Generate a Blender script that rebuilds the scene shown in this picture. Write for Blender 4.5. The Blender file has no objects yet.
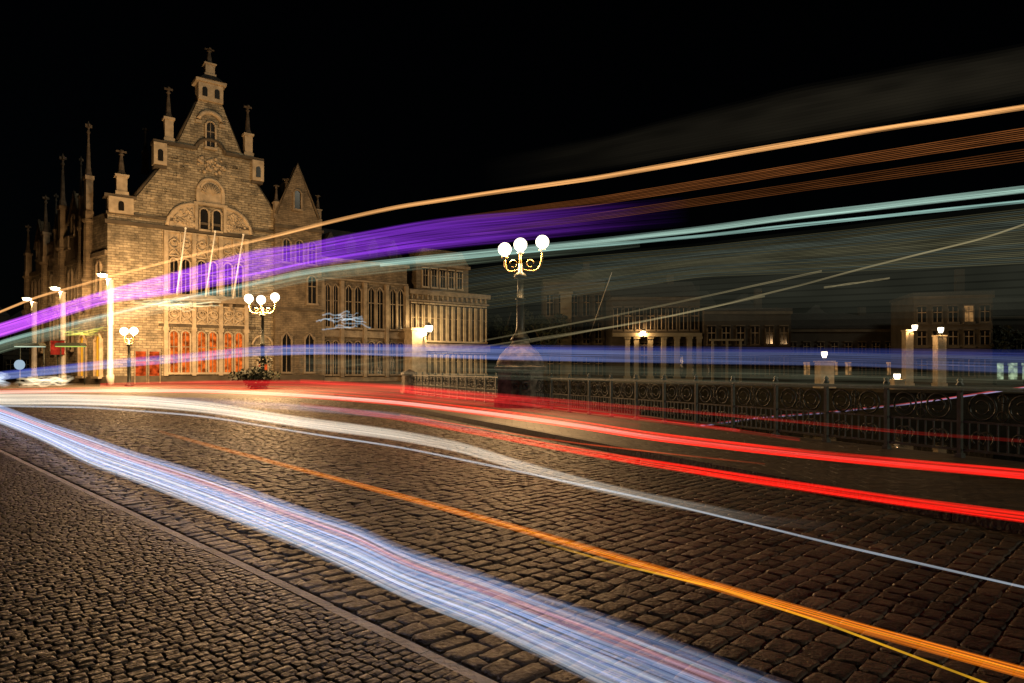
import bpy, math, random
import numpy as np
from mathutils import Matrix, Vector
random.seed(7); rng = np.random.default_rng(7)
R = math.radians
S = bpy.context.scene
COL = S.collection

# ------------------------------------------------------------------ camera, sky, sun, exposure
CAM_Z = 1.4
F = 683.0                                   # focal length in pixels (24 mm on a 36 mm sensor, 1024 px wide)
cd = bpy.data.cameras.new('camera'); cam = bpy.data.objects.new('camera', cd); COL.objects.link(cam)
cam.location = (0, 0, CAM_Z); cam.rotation_euler = (R(90), 0, 0)
cd.sensor_width = 36; cd.lens = 24.0; cd.shift_y = 28.5/1024; cd.clip_start = 0.05; cd.clip_end = 3000
S.camera = cam
w = bpy.data.worlds.new('World'); S.world = w; w.use_nodes = True
nt = w.node_tree; bg = nt.nodes['Background']
sky = nt.nodes.new('ShaderNodeTexSky'); sky.sky_type = 'NISHITA'; sky.sun_disc = False
FILL_DIR = Vector((-.82, .45, -.3)).normalized()     # where the light travels
sky.sun_elevation = math.asin(-FILL_DIR.z); sky.sun_rotation = math.atan2(-FILL_DIR.x, -FILL_DIR.y)
nt.links.new(sky.outputs[0], bg.inputs[0]); bg.inputs[1].default_value = 0.00015      # night
sd = bpy.data.lights.new('night_fill', 'SUN'); sd.energy = 0.5; sd.angle = R(4); sd.color = (1, .93, .7)  # added night fill from low right, brightens the gable and near setts
so = bpy.data.objects.new('night_fill', sd); COL.objects.link(so)
so.rotation_euler = FILL_DIR.to_track_quat('-Z', 'Y').to_euler(); so.location = (30, -40, 40)
S.view_settings.view_transform = 'Standard'; S.view_settings.look = 'None'
S.view_settings.exposure = 0; S.view_settings.gamma = 1; S.view_settings.use_curve_mapping = False
c = S.cycles if hasattr(S, 'cycles') else None
S.render.engine = 'CYCLES'; c = S.cycles
c.transparent_max_bounces = 256; c.use_denoising = True; c.max_bounces = 5
c.sample_clamp_indirect = 4; c.caustics_reflective = False; c.caustics_refractive = False

# ------------------------------------------------------------------ materials
def new_mat(name):
    m = bpy.data.materials.new(name); m.use_nodes = True
    return m, m.node_tree, m.node_tree.nodes['Principled BSDF']
def N(t, kind, **kw):
    n = t.nodes.new(kind)
    for k, v in kw.items(): setattr(n, k, v)
    return n
def mat(name, col, rough=.7, var=.35, scale=2.0, bump=.3, metal=0, spec=.4, fine=18):
    m, t, b = new_mat(name)
    tc = N(t, 'ShaderNodeTexCoord'); n1 = N(t, 'ShaderNodeTexNoise'); n1.inputs['Scale'].default_value = scale
    n1.inputs['Detail'].default_value = 6
    t.links.new(tc.outputs['Object'], n1.inputs['Vector'])
    r = N(t, 'ShaderNodeValToRGB'); r.color_ramp.elements[0].position = .3; r.color_ramp.elements[1].position = .7
    r.color_ramp.elements[0].color = tuple(x*(1-var) for x in col)+(1,); r.color_ramp.elements[1].color = tuple(min(1, x*(1+var)) for x in col)+(1,)
    t.links.new(n1.outputs['Fac'], r.inputs[0]); t.links.new(r.outputs[0], b.inputs['Base Color'])
    b.inputs['Roughness'].default_value = rough; b.inputs['Metallic'].default_value = metal
    b.inputs['Specular IOR Level'].default_value = spec
    if bump:
        n2 = N(t, 'ShaderNodeTexNoise'); n2.inputs['Scale'].default_value = fine; n2.inputs['Detail'].default_value = 4
        t.links.new(tc.outputs['Object'], n2.inputs['Vector'])
        bp = N(t, 'ShaderNodeBump'); bp.inputs['Strength'].default_value = bump; bp.inputs['Distance'].default_value = .03
        t.links.new(n2.outputs['Fac'], bp.inputs['Height']); t.links.new(bp.outputs[0], b.inputs['Normal'])
    return m
def brick_mat(name, c1, c2, mortar, bw=.9, bh=.32, msize=.02, bump=.6, rough=.85, swap=False, blotch=.35):
    m, t, b = new_mat(name)
    tc = N(t, 'ShaderNodeTexCoord'); sx = N(t, 'ShaderNodeSeparateXYZ'); t.links.new(tc.outputs['Object'], sx.inputs[0])
    ad = N(t, 'ShaderNodeMath', operation='ADD'); t.links.new(sx.outputs['X'], ad.inputs[0]); t.links.new(sx.outputs['Y'], ad.inputs[1])
    cx = N(t, 'ShaderNodeCombineXYZ'); t.links.new(sx.outputs['X' if swap else 'X'], cx.inputs[0])
    if swap: t.links.new(sx.outputs['Y'], cx.inputs[1])
    else:
        t.links.new(ad.outputs[0], cx.inputs[0]); t.links.new(sx.outputs['Z'], cx.inputs[1])
    br = N(t, 'ShaderNodeTexBrick'); br.inputs['Scale'].default_value = 1
    br.inputs['Color1'].default_value = c1+(1,); br.inputs['Color2'].default_value = c2+(1,); br.inputs['Mortar'].default_value = mortar+(1,)
    br.inputs['Brick Width'].default_value = bw; br.inputs['Row Height'].default_value = bh; br.inputs['Mortar Size'].default_value = msize
    br.inputs['Mortar Smooth'].default_value = .3
    t.links.new(cx.outputs[0], br.inputs['Vector'])
    n1 = N(t, 'ShaderNodeTexNoise'); n1.inputs['Scale'].default_value = .9; n1.inputs['Detail'].default_value = 9; n1.inputs['Roughness'].default_value = .7
    t.links.new(tc.outputs['Object'], n1.inputs['Vector'])
    r = N(t, 'ShaderNodeMapRange'); r.inputs[1].default_value = .3; r.inputs[2].default_value = .7; r.inputs[3].default_value = 1-blotch; r.inputs[4].default_value = 1+blotch*.6
    t.links.new(n1.outputs['Fac'], r.inputs[0])
    mx = N(t, 'ShaderNodeVectorMath', operation='SCALE'); t.links.new(br.outputs['Color'], mx.inputs[0]); t.links.new(r.outputs[0], mx.inputs['Scale'])
    t.links.new(mx.outputs[0], b.inputs['Base Color'])
    b.inputs['Roughness'].default_value = rough
    bp = N(t, 'ShaderNodeBump'); bp.inputs['Strength'].default_value = bump; bp.inputs['Distance'].default_value = .05
    n2 = N(t, 'ShaderNodeTexNoise'); n2.inputs['Scale'].default_value = 6; n2.inputs['Detail'].default_value = 5
    t.links.new(tc.outputs['Object'], n2.inputs['Vector'])
    su = N(t, 'ShaderNodeMath', operation='SUBTRACT'); t.links.new(n2.outputs['Fac'], su.inputs[0]); t.links.new(br.outputs['Fac'], su.inputs[1])
    t.links.new(su.outputs[0], bp.inputs['Height']); t.links.new(bp.outputs[0], b.inputs['Normal'])
    return m
def sett_mat(name, cols, rough=.42, bump=.5):
    m, t, b = new_mat(name)
    g = N(t, 'ShaderNodeNewGeometry'); r = N(t, 'ShaderNodeValToRGB')
    cr = r.color_ramp
    cr.elements[0].color = cols[0]+(1,); cr.elements[1].color = cols[-1]+(1,)
    for i, cc in enumerate(cols[1:-1]):
        e = cr.elements.new((i+1)/(len(cols)-1)); e.color = cc+(1,)
    t.links.new(g.outputs['Random Per Island'], r.inputs[0])
    tc = N(t, 'ShaderNodeTexCoord')
    n1 = N(t, 'ShaderNodeTexNoise'); n1.inputs['Scale'].default_value = 38; n1.inputs['Detail'].default_value = 6
    n3 = N(t, 'ShaderNodeTexNoise'); n3.inputs['Scale'].default_value = .9; n3.inputs['Detail'].default_value = 6
    for n in (n1, n3): t.links.new(tc.outputs['Object'], n.inputs['Vector'])
    mr = N(t, 'ShaderNodeMapRange'); mr.inputs[1].default_value = .3; mr.inputs[2].default_value = .7; mr.inputs[3].default_value = .6; mr.inputs[4].default_value = 1.4
    t.links.new(n3.outputs['Fac'], mr.inputs[0])
    mx = N(t, 'ShaderNodeVectorMath', operation='SCALE'); t.links.new(r.outputs[0], mx.inputs[0]); t.links.new(mr.outputs[0], mx.inputs['Scale'])
    t.links.new(mx.outputs[0], b.inputs['Base Color'])
    rr = N(t, 'ShaderNodeMapRange'); rr.inputs[1].default_value = .3; rr.inputs[2].default_value = .7; rr.inputs[3].default_value = rough-.1; rr.inputs[4].default_value = rough+.2
    t.links.new(n1.outputs['Fac'], rr.inputs[0]); t.links.new(rr.outputs[0], b.inputs['Roughness'])
    bp = N(t, 'ShaderNodeBump'); bp.inputs['Strength'].default_value = bump; bp.inputs['Distance'].default_value = .012
    t.links.new(n1.outputs['Fac'], bp.inputs['Height']); t.links.new(bp.outputs[0], b.inputs['Normal'])
    b.inputs['Specular IOR Level'].default_value = .38
    return m
def emit(name, col, s, through=False):
    m = bpy.data.materials.new(name); m.use_nodes = True; t = m.node_tree; t.nodes.clear()
    o = N(t, 'ShaderNodeOutputMaterial'); e = N(t, 'ShaderNodeEmission'); e.inputs[0].default_value = tuple(col)+(1,); e.inputs[1].default_value = s
    if through:
        a = N(t, 'ShaderNodeAddShader'); tr = N(t, 'ShaderNodeBsdfTransparent')
        t.links.new(e.outputs[0], a.inputs[0]); t.links.new(tr.outputs[0], a.inputs[1]); t.links.new(a.outputs[0], o.inputs[0])
    else: t.links.new(e.outputs[0], o.inputs[0])
    m.cycles.emission_sampling = 'NONE'
    return m
def lit_mat(name, col, s):                   # an interior seen through lit glass, uneven from pane to pane
    m = emit(name, col, s); t = m.node_tree
    e = [n for n in t.nodes if n.type == 'EMISSION'][0]
    tc = N(t, 'ShaderNodeTexCoord'); n1 = N(t, 'ShaderNodeTexNoise'); n1.inputs['Scale'].default_value = 1.7; n1.inputs['Detail'].default_value = 5
    t.links.new(tc.outputs['Object'], n1.inputs['Vector'])
    mr = N(t, 'ShaderNodeMapRange'); mr.inputs[1].default_value = .35; mr.inputs[2].default_value = .7; mr.inputs[3].default_value = s*.25; mr.inputs[4].default_value = s*1.7
    t.links.new(n1.outputs['Fac'], mr.inputs[0]); t.links.new(mr.outputs[0], e.inputs[1])
    return m
def trail_mat():
    m = bpy.data.materials.new('light_trail'); m.use_nodes = True; t = m.node_tree; t.nodes.clear()
    o = N(t, 'ShaderNodeOutputMaterial'); e = N(t, 'ShaderNodeEmission'); a = N(t, 'ShaderNodeAddShader'); tr = N(t, 'ShaderNodeBsdfTransparent')
    at = N(t, 'ShaderNodeAttribute'); at.attribute_name = 'glow'
    t.links.new(at.outputs['Color'], e.inputs[0]); t.links.new(e.outputs[0], a.inputs[0]); t.links.new(tr.outputs[0], a.inputs[1]); t.links.new(a.outputs[0], o.inputs[0])
    m.cycles.emission_sampling = 'NONE'
    return m
M = {}
M['stone'] = brick_mat('gable_stone', (.26, .22, .15), (.46, .39, .27), (.15, .12, .08), .7, .26, .022, 1.0, blotch=.75)
M['stone_old'] = brick_mat('wing_stone', (.17, .13, .082), (.25, .195, .125), (.12, .09, .06), .62, .21, .016, .9, blotch=.6)
M['trim'] = mat('carved_stone', (.44, .36, .25), .85, .25, 1.5, .6, fine=5)
M['trim_old'] = mat('weathered_carved_stone', (.25, .2, .14), .88, .35, 1.5, .6, fine=5)
M['dark_trim'] = mat('sooty_cornice', (.09, .072, .05), .85, .3, 1.0, .5, fine=6)
M['trim_dark'] = mat('blackened_spire_stone', (.075, .06, .045), .9, .5, 2.5, .6, fine=6)
M['slate'] = brick_mat('slate_roof', (.035, .034, .034), (.05, .048, .046), (.02, .02, .02), .3, .2, .02, .5)
M['iron'] = mat('painted_iron', (.05, .056, .045), .45, .3, 6, .2, spec=.5)
M['gilt'] = mat('gilded_iron', (.45, .3, .11), .45, .3, 8, .2, metal=.6)
M['glass'] = mat('dark_glass', (.012, .011, .01), .12, .3, 1, 0, spec=.6)
M['lit_orange'] = lit_mat('lit_orange_glass', (1, .17, .02), .75)
M['lit_red'] = lit_mat('lit_red_door', (1, .12, .02), .6)
M['lit_yellow'] = emit('lit_yellow_doorway', (1, .4, .02), .95)
M['lit_white'] = lit_mat('lit_shop_window', (.75, 1, .6), .3)
M['lit_warm'] = lit_mat('lit_small_window', (1, .5, .16), .22)
M['globe'] = emit('lamp_globe', (1, .86, .62), 2.2, True)
M['pole'] = mat('pale_painted_pole', (.4, .37, .32), .5, .1, 3, 0)
M['white'] = mat('white_flagpole_paint', (.8, .78, .72), .4, .08, 3, 0)
M['granite'] = mat('lamp_pedestal_granite', (.19, .15, .115), .75, .6, 5, .5, fine=14)
M['pale_stone'] = mat('pale_pier_stone', (.48, .4, .28), .8, .25, 2, .5, fine=6)
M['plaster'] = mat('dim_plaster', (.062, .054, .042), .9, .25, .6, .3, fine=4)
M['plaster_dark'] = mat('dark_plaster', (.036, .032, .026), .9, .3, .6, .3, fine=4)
M['plaster_pale'] = mat('pale_plaster', (.17, .15, .1), .9, .2, .6, .3, fine=4)
M['dim_trim'] = mat('dim_window_trim', (.085, .072, .052), .9, .3, 1, .3)
M['red'] = mat('red_sign', (.5, .03, .02), .5, .1, 3, 0)
M['leaf'] = mat('leaves', (.02, .026, .01), .7, .5, .8, 0)
M['bark'] = mat('bark', (.06, .045, .03), .9, .4, 3, .6)
M['trail'] = trail_mat()
M['sett'] = sett_mat('road_setts', [(.035, .024, .017), (.075, .05, .034), (.1, .07, .048), (.06, .042, .03), (.15, .105, .07)], .54, .9)
M['small_sett'] = sett_mat('pavement_setts', [(.044, .031, .022), (.072, .051, .036), (.056, .04, .028), (.09, .065, .046)], .52, .9)
M['kerb'] = mat('kerb_stone', (.42, .34, .25), .65, .35, 3, .5, fine=30)

# ------------------------------------------------------------------ mesh builder
class MB:
    def __init__(s, m=None): s.v = []; s.f = []; s.sm = []; s.m = m
    def pt(s, p):
        p = Vector(p); s.v.append(tuple(s.m @ p) if s.m else tuple(p)); return len(s.v)-1
    def face(s, ids, smooth=False): s.f.append(tuple(ids)); s.sm.append(smooth)
    def box(s, x0, x1, y0, y1, z0, z1):
        i = [s.pt((x, y, z)) for z in (z0, z1) for (x, y) in ((x0, y0), (x1, y0), (x1, y1), (x0, y1))]
        for q in ((3, 2, 1, 0), (4, 5, 6, 7), (0, 1, 5, 4), (1, 2, 6, 5), (2, 3, 7, 6), (3, 0, 4, 7)): s.face([i[k] for k in q])
        return s
    def prism(s, poly, y0, y1):              # polygon in x,z extruded in y
        n = len(poly); a = [s.pt((x, y0, z)) for x, z in poly]; b = [s.pt((x, y1, z)) for x, z in poly]
        s.face(a); s.face(b[::-1])
        for k in range(n): s.face((a[(k+1) % n], a[k], b[k], b[(k+1) % n]))
        return s
    def slab(s, poly, z0, z1):               # polygon in x,y extruded in z
        n = len(poly); a = [s.pt((x, y, z0)) for x, y in poly]; b = [s.pt((x, y, z1)) for x, y in poly]
        s.face(a[::-1]); s.face(b)
        for k in range(n): s.face((a[k], a[(k+1) % n], b[(k+1) % n], b[k]))
        return s
    def lathe(s, prof, cx=0, cy=0, n=12, smooth=True, rot=0):
        rings = []
        for r, z in prof:
            rings.append([s.pt((cx+max(r, .001)*math.cos(2*math.pi*k/n+rot), cy+max(r, .001)*math.sin(2*math.pi*k/n+rot), z)) for k in range(n)])
        for a, b in zip(rings, rings[1:]):
            for k in range(n): s.face((a[k], a[(k+1) % n], b[(k+1) % n], b[k]), smooth)
        s.face(rings[0][::-1]); s.face(rings[-1])
        return s
    def tube(s, path, r, n=6, smooth=True):
        P = [Vector(p) for p in path]; rings = []
        rs = r if isinstance(r, (list, tuple)) else [r]*len(P)
        for k, p in enumerate(P):
            d = (P[min(k+1, len(P)-1)]-P[max(k-1, 0)])
            d = d.normalized() if d.length > 1e-9 else Vector((0, 0, 1))
            up = Vector((0, 0, 1)) if abs(d.z) < .9 else Vector((0, 1, 0))
            a = d.cross(up).normalized(); b = d.cross(a)
            rings.append([s.pt(p+rs[k]*(a*math.cos(2*math.pi*q/n)+b*math.sin(2*math.pi*q/n))) for q in range(n)])
        for a, b in zip(rings, rings[1:]):
            for q in range(n): s.face((a[q], a[(q+1) % n], b[(q+1) % n], b[q]), smooth)
        s.face(rings[0][::-1]); s.face(rings[-1])
        return s
    def ball(s, c, r, n=14, mrg=9):
        return s.lathe_at([(r*math.sin(math.pi*k/mrg), c[2]-r*math.cos(math.pi*k/mrg)) for k in range(mrg+1)], c[0], c[1], n)
    def lathe_at(s, prof, cx, cy, n): return s.lathe(prof, cx, cy, n)
    def arc(s, cx, cz, r, y, a0, a1, t, n=12):   # a moulding bent round an arch in the x,z plane
        return s.tube([(cx+r*math.cos(R(a0+(a1-a0)*k/n)), y, cz+r*math.sin(R(a0+(a1-a0)*k/n))) for k in range(n+1)], t, 5)
    def build(s, name, m, parent=None):
        me = bpy.data.meshes.new(name); me.from_pydata(s.v, [], s.f); me.polygons.foreach_set('use_smooth', s.sm)
        me.materials.append(m); me.update()
        o = bpy.data.objects.new(name, me); COL.objects.link(o)
        if parent: o.parent = parent
        return o
def tag(o, label=None, cat=None, group=None, kind=None):
    if label: o['label'] = label
    if cat: o['category'] = cat
    if group: o['group'] = group
    if kind: o['kind'] = kind
    return o
def empty(name, loc, rz=0):
    e = bpy.data.objects.new(name, None); COL.objects.link(e); e.location = loc; e.rotation_euler = (0, 0, rz); e.empty_display_size = .3
    return e
def children(o): return [c for c in bpy.data.objects if c.parent == o]
def copy_tree(o, parent=None):
    n = o.copy(); COL.objects.link(n)
    if parent: n.parent = parent
    for ch in children(o): copy_tree(ch, n)
    return n
def raw(name, V, Fc, m, smooth=False):
    me = bpy.data.meshes.new(name); nv = len(V); nf = len(Fc); k = Fc.shape[1]
    me.vertices.add(nv); me.vertices.foreach_set('co', V.astype(np.float32).ravel())
    me.loops.add(nf*k); me.loops.foreach_set('vertex_index', Fc.astype(np.int32).ravel())
    me.polygons.add(nf); me.polygons.foreach_set('loop_start', np.arange(0, nf*k, k, dtype=np.int32)); me.polygons.foreach_set('loop_total', np.full(nf, k, dtype=np.int32))
    me.polygons.foreach_set('use_smooth', np.full(nf, smooth)); me.update(calc_edges=True); me.validate()
    me.materials.append(m); o = bpy.data.objects.new(name, me); COL.objects.link(o)
    return o

# ------------------------------------------------------------------ ground, road, water
K0 = np.array([-.1, 3.05]); D = np.array([-.7071, .7071]); NN = np.array([.7071, .7071])   # kerb point, road direction, across
RD = np.array([-.408, .913]); RN = np.array([.913, .408]); RC = 10.23                        # railing direction, normal, offset
PAVE = 6.36                                                                                   # offset of the right kerb
sh = MB(); sh.slab([(-900, -300), (900, -300), (900, 1500), (-900, 1500)], -6.2, -6.0)
tag(sh.build('ground', mat('river_bed_earth', (.03, .026, .02), .95)), kind='structure')
def rl(s, off=0): return (0.3+RD[0]*s+RN[0]*off, 24.4+RD[1]*s+RN[1]*off)                     # point on the railing line, s metres past the lamp
def km(t, s): p = K0+D*s+NN*t; return (p[0], p[1])
far_sett = brick_mat('distant_setts', (.06, .042, .028), (.1, .07, .045), (.03, .022, .015), .19, .14, .02, .9, rough=.72, swap=True)
sq = MB(); sq.slab([rl(-40, -.4), rl(16.5, -.4), (-5.2, 60), (0, 92), (2, 140), (-150, 160), (-150, -30)], -6.1, -.008)
tag(sq.build('square', far_sett), kind='structure')
qb = MB(); qb.slab([(70, 50), (33, 60), (25, 82), (1, 90), (2.2, 139.5), (240, 160), (240, 40)], -.6, -.32)
tag(qb.build('far_quay', mat('quay_paving', (.05, .042, .03), .8, .4, 1, .5)), kind='structure')
qw = MB(); qw.slab([(69, 50.3), (33.2, 60.25), (25.2, 82.2), (1.2, 90.2), (2.4, 139.3), (239, 159), (239, 41)], -6.1, -.603)
tag(qw.build('quay_wall', brick_mat('mossy_quay_wall', (.012, .014, .008), (.022, .022, .014), (.006, .006, .004), .9, .4, .03, .8)), kind='structure')
m, t, b = new_mat('canal_water'); b.inputs['Base Color'].default_value = (.004, .005, .004, 1); b.inputs['Roughness'].default_value = .04; b.inputs['IOR'].default_value = 1.33
tc = N(t, 'ShaderNodeTexCoord'); n1 = N(t, 'ShaderNodeTexNoise'); n1.inputs['Scale'].default_value = 1.6; n1.inputs['Detail'].default_value = 3
bp = N(t, 'ShaderNodeBump'); bp.inputs['Strength'].default_value = .12; bp.inputs['Distance'].default_value = .06
t.links.new(tc.outputs['Object'], n1.inputs['Vector']); t.links.new(n1.outputs['Fac'], bp.inputs['Height']); t.links.new(bp.outputs[0], b.inputs['Normal'])
wa = MB(); wa.slab([(-12, 2), (240, -60), (240, 120), (-12, 120)], -3.2, -2.8); tag(wa.build('water', m), kind='structure')

def setts(name, t0, t1, ymax, ln, wd, m, hgt, keep, warp=0.0, ymin=2.75):
    cs = []
    s = -4.0; row = 0
    ang = np.array([20, 70, 110, 160, 200, 250, 290, 340])*math.pi/180
    while s < 42:
        wdi = wd*rng.uniform(.9, 1.1); tt = t0+rng.uniform(-ln, 0)
        L = ln*rng.uniform(.72, 1.28, int((t1-t0)/ln/.9)+12); e = tt+np.cumsum(L)-L
        ctr = e+L/2; ok = (ctr < t1-L*.5) & (ctr > t0+L*.5) if t0 < 0 else (ctr > t0)
        if t0 > 0 and ok.any(): i0 = int(np.argmax(ok)); c1 = ctr[i0]+L[i0]/2; L[i0] = c1-t0; ctr[i0] = (c1+t0)/2
        if t0 < 0: i1 = len(ok)-1-int(np.argmax(ok[::-1])); c0 = ctr[i1]-L[i1]/2; L[i1] = t1-c0; ctr[i1] = (t1+c0)/2
        sw = s+warp*np.sin(ctr*2.1)+warp*.5*np.sin(ctr*.73+1)
        P = K0[None]+D[None]*sw[:, None]+NN[None]*ctr[:, None]
        ok &= (P[:, 1] > ymin) & (P[:, 1] < ymax) & keep(P)
        ok &= (np.abs(P[:, 0]) < .80*P[:, 1]+.6)
        for p, l in zip(P[ok], L[ok]): cs.append((p[0], p[1], l, wdi))
        s += wdi; row += 1
    C = np.array(cs); n = len(C)
    a = C[:, 2]/2-.0015; bb = C[:, 3]/2-.0015
    base = np.stack([np.sign(np.cos(ang))*np.where(np.abs(np.cos(ang)) > .7, 1, .8), np.sign(np.sin(ang))*np.where(np.abs(np.sin(ang)) > .7, 1, .74)], 1)   # cut corners
    jit = rng.uniform(.9, 1.03, (n, 8, 1)); lv = []
    rot = rng.normal(0, .05, n); h = rng.normal(0, hgt*.35, n); tx = rng.normal(0, .014, n); ty = rng.normal(0, .014, n)
    for sc, z in ((1.0, -.03), (.985, -hgt*.3), (.9, hgt*.75), (.66, hgt*.95)):
        q = base[None]*np.stack([a, bb], 1)[:, None]*sc*jit
        lv.append((q, z))
    V = []
    for q, z in lv+[(np.zeros((n, 1, 2)), hgt)]:
        x = q[..., 0]*np.cos(rot)[:, None]-q[..., 1]*np.sin(rot)[:, None]; y = q[..., 0]*np.sin(rot)[:, None]+q[..., 1]*np.cos(rot)[:, None]
        Z = z+(0 if z < -.03 else 1)*(h[:, None]+x*tx[:, None]*2+y*ty[:, None]*2)+(rng.normal(0, hgt*.3, x.shape) if z > 0 else 0)
        wx = C[:, 0:1]+NN[0]*x+D[0]*y; wy = C[:, 1:2]+NN[1]*x+D[1]*y
        V.append(np.stack([wx, wy, np.broadcast_to(Z, wx.shape)], -1))
    V = np.concatenate(V, 1)                 # n,33,3
    k = np.arange(8); k2 = (k+1) % 8
    quads = np.concatenate([np.stack([k, k2, k2+8, k+8], 1), np.stack([k+8, k2+8, k2+16, k+16], 1), np.stack([k+16, k2+16, k2+24, k+24], 1)], 0)
    kk = np.arange(0, 8, 2); caps = np.stack([np.full(4, 32), kk+24, (kk+1) % 8+24, (kk+2) % 8+24], 1)
    q = np.concatenate([quads, caps], 0)
    Fc = (q[None]+33*np.arange(n)[:, None, None]).reshape(-1, 4)
    o = raw(name, V.reshape(-1, 3), Fc, m, True); print(name, n)
    return tag(o, kind='structure')
setts('road', .045, 40, 34, .175, .135, M['sett'], .007, lambda P: (P @ RN) < PAVE-.28)
setts('pavement', -30, -.028, 16, .074, .062, M['small_sett'], .0035, lambda P: P[:, 1] > 0, warp=.05)
kb = MB(); s0 = -3.0
while s0 < 14:
    L = random.uniform(.8, 1.1); dz = random.uniform(-.004, .004); o = random.uniform(-.006, .006)
    kb.slab([km(-.032+o, s0+.002), km(.032+o, s0+.002), km(.032+o, s0+L-.002), km(-.032+o, s0+L-.002)][::-1], -.05, .004+dz*.3); s0 += L
tag(kb.build('kerb', M['kerb']), kind='structure')
rp = MB(); e0 = PAVE-RC
rp.slab([rl(-34, e0+.17), rl(-34, .28), rl(16.6, .28), rl(16.6, e0+.17)], -6.15, .1)
tag(rp.build('bridge_pavement', brick_mat('bridge_paving_slabs', (.07, .05, .035), (.095, .07, .048), (.03, .022, .015), .34, .34, .014, .6, rough=.55, swap=True)), kind='structure')
kr = MB(); s0 = -34
while s0 < 16:
    kr.slab([rl(s0+.006, e0), rl(s0+.006, e0+.165), rl(s0+.994, e0+.165), rl(s0+.994, e0)], -.04, .106); s0 += 1
tag(kr.build('bridge_kerb', mat('dark_kerb', (.06, .047, .035), .6, .3, 3, .5, fine=25)), kind='structure')

# ------------------------------------------------------------------ shared architectural bits
def arched(mb, x0, x1, y0, y1, z0, z1, n=8, pointed=False):
    cx = (x0+x1)/2; r = (x1-x0)/2; zs = z1-(r*1.35 if pointed else r)
    poly = [(x0, z0), (x1, z0), (x1, zs)]
    for k in range(1, n):
        a = math.pi*k/n
        if pointed: poly.append((cx+r*math.cos(a), zs+r*1.35*(1-abs(math.cos(a))**1.6)))
        else: poly.append((cx+r*math.cos(a), zs+r*math.sin(a)))
    poly.append((x0, zs)); mb.prism(poly, y0, y1)
    return zs, cx, r
def window(par, x0, x1, z0, z1, y, frame_m, pane_m, arch=True, proud=.22, bars=1, m=None, pointed=False, jamb=.16):
    w = MB(m)
    w.box(x0-jamb, x0, y-proud, y, z0, z1-(x1-x0)*.3); w.box(x1, x1+jamb, y-proud, y, z0, z1-(x1-x0)*.3)
    w.box(x0-jamb*1.4, x1+jamb*1.4, y-proud*1.4, y, z0-.22, z0-.003)
    cx = (x0+x1)/2; r = (x1-x0)/2
    if arch:
        zs = z1-(r*1.35 if pointed else r); n = 10; pts = []
        for k in range(n+1):
            a = math.pi*k/n
            pts.append((cx+(r+jamb*.4)*math.cos(a), y-proud*.5, zs+(r+jamb*.4)*(1.35*(1-abs(math.cos(a))**1.6) if pointed else math.sin(a))))
        w.tube(pts, jamb*.75, 5)
    else: w.box(x0-jamb, x1+jamb, y-proud, y, z1, z1+jamb*1.3)
    o = w.build('window', frame_m, par)
    g = MB(m)
    if arch: arched(g, x0, x1, y-.05, y+.02, z0, z1, 8, pointed)
    else: g.box(x0, x1, y-.05, y+.02, z0, z1)
    g.build('pane', pane_m, o)
    if bars:
        f = MB(m); f.box(cx-.04, cx+.04, y-.1, y-.045, z0, z1-.1); zt = z0+(z1-z0)*.62; f.box(x0, cx-.043, y-.1, y-.045, zt-.05, zt+.05); f.box(cx+.043, x1, y-.1, y-.045, zt-.05, zt+.05)
        f.build('window_bar', M['trim_old'], o)
    return o
def pinnacle(par, x, y, z0, ztip, s, mt, m=None):
    h = ztip-z0; p = MB(m)
    p.box(x-s*.62, x+s*.62, y-s*.62, y+s*.62, z0-.3, z0+h*.08); p.box(x-s*.5, x+s*.5, y-s*.5, y+s*.5, z0+h*.08, z0+h*.40)
    p.box(x-s*.66, x+s*.66, y-s*.66, y+s*.66, z0+h*.40, z0+h*.44)
    o = p.build('pinnacle', mt, par)
    p = MB(m); p.lathe([(s*.6, z0+h*.44), (s*.33, z0+h*.53), (s*.24, z0+h*.7), (s*.13, z0+h*.87)], x, y, 8, False); p.build('spire', M['trim_dark'], o)
    f = MB(m)
    f.lathe([(s*.13, z0+h*.86), (s*.3, z0+h*.885), (s*.13, z0+h*.91), (s*.3, z0+h*.945), (s*.33, z0+h*.96), (s*.14, z0+h*.975), (s*.05, ztip)], x, y, 8)
    f.box(x-s*.5, x+s*.5, y-s*.12, y+s*.12, z0+h*.935, z0+h*.965); f.box(x-s*.12, x+s*.12, y-s*.5, y+s*.5, z0+h*.934, z0+h*.964)
    f.build('finial', M['trim_dark'], o)
    return o

# ------------------------------------------------------------------ the gabled post office
def localroot(name, x, y, ang, z=0): return empty(name, (x, y, z), ang)
FA = math.atan2(.608, .794)
po = localroot('post_office', -40.3, 68, FA)
tag(po, 'tall floodlit stone gable building with stepped pinnacles, three flagpoles and orange lit windows', 'building')
A = 9.65; T = .978; TX = -.208
body = MB(); body.slab([(0.01, 0.02), (19.3, 0.02), (19.3, 24), (TX*26, T*26)], 0, 13.4); body.slab([(0.01, .021), (19.3, .021), (19.3, 9), (TX*6, T*6)], 13.4, 17.2)
body.build('wall', M['stone'], po)
g = MB()
half = [(-9.65, 17.2), (-9.65, 18.7), (-7.3, 18.7), (-4.75, 22.6), (-5.3, 22.6), (-5.3, 24.4), (-4.6, 24.9), (-3.1, 25.6), (-1.2, 30.4)]
poly = half+[(-x, z) for x, z in half[::-1]]
g.prism([(A+x, z) for x, z in poly], .02, 1.1)
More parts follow.
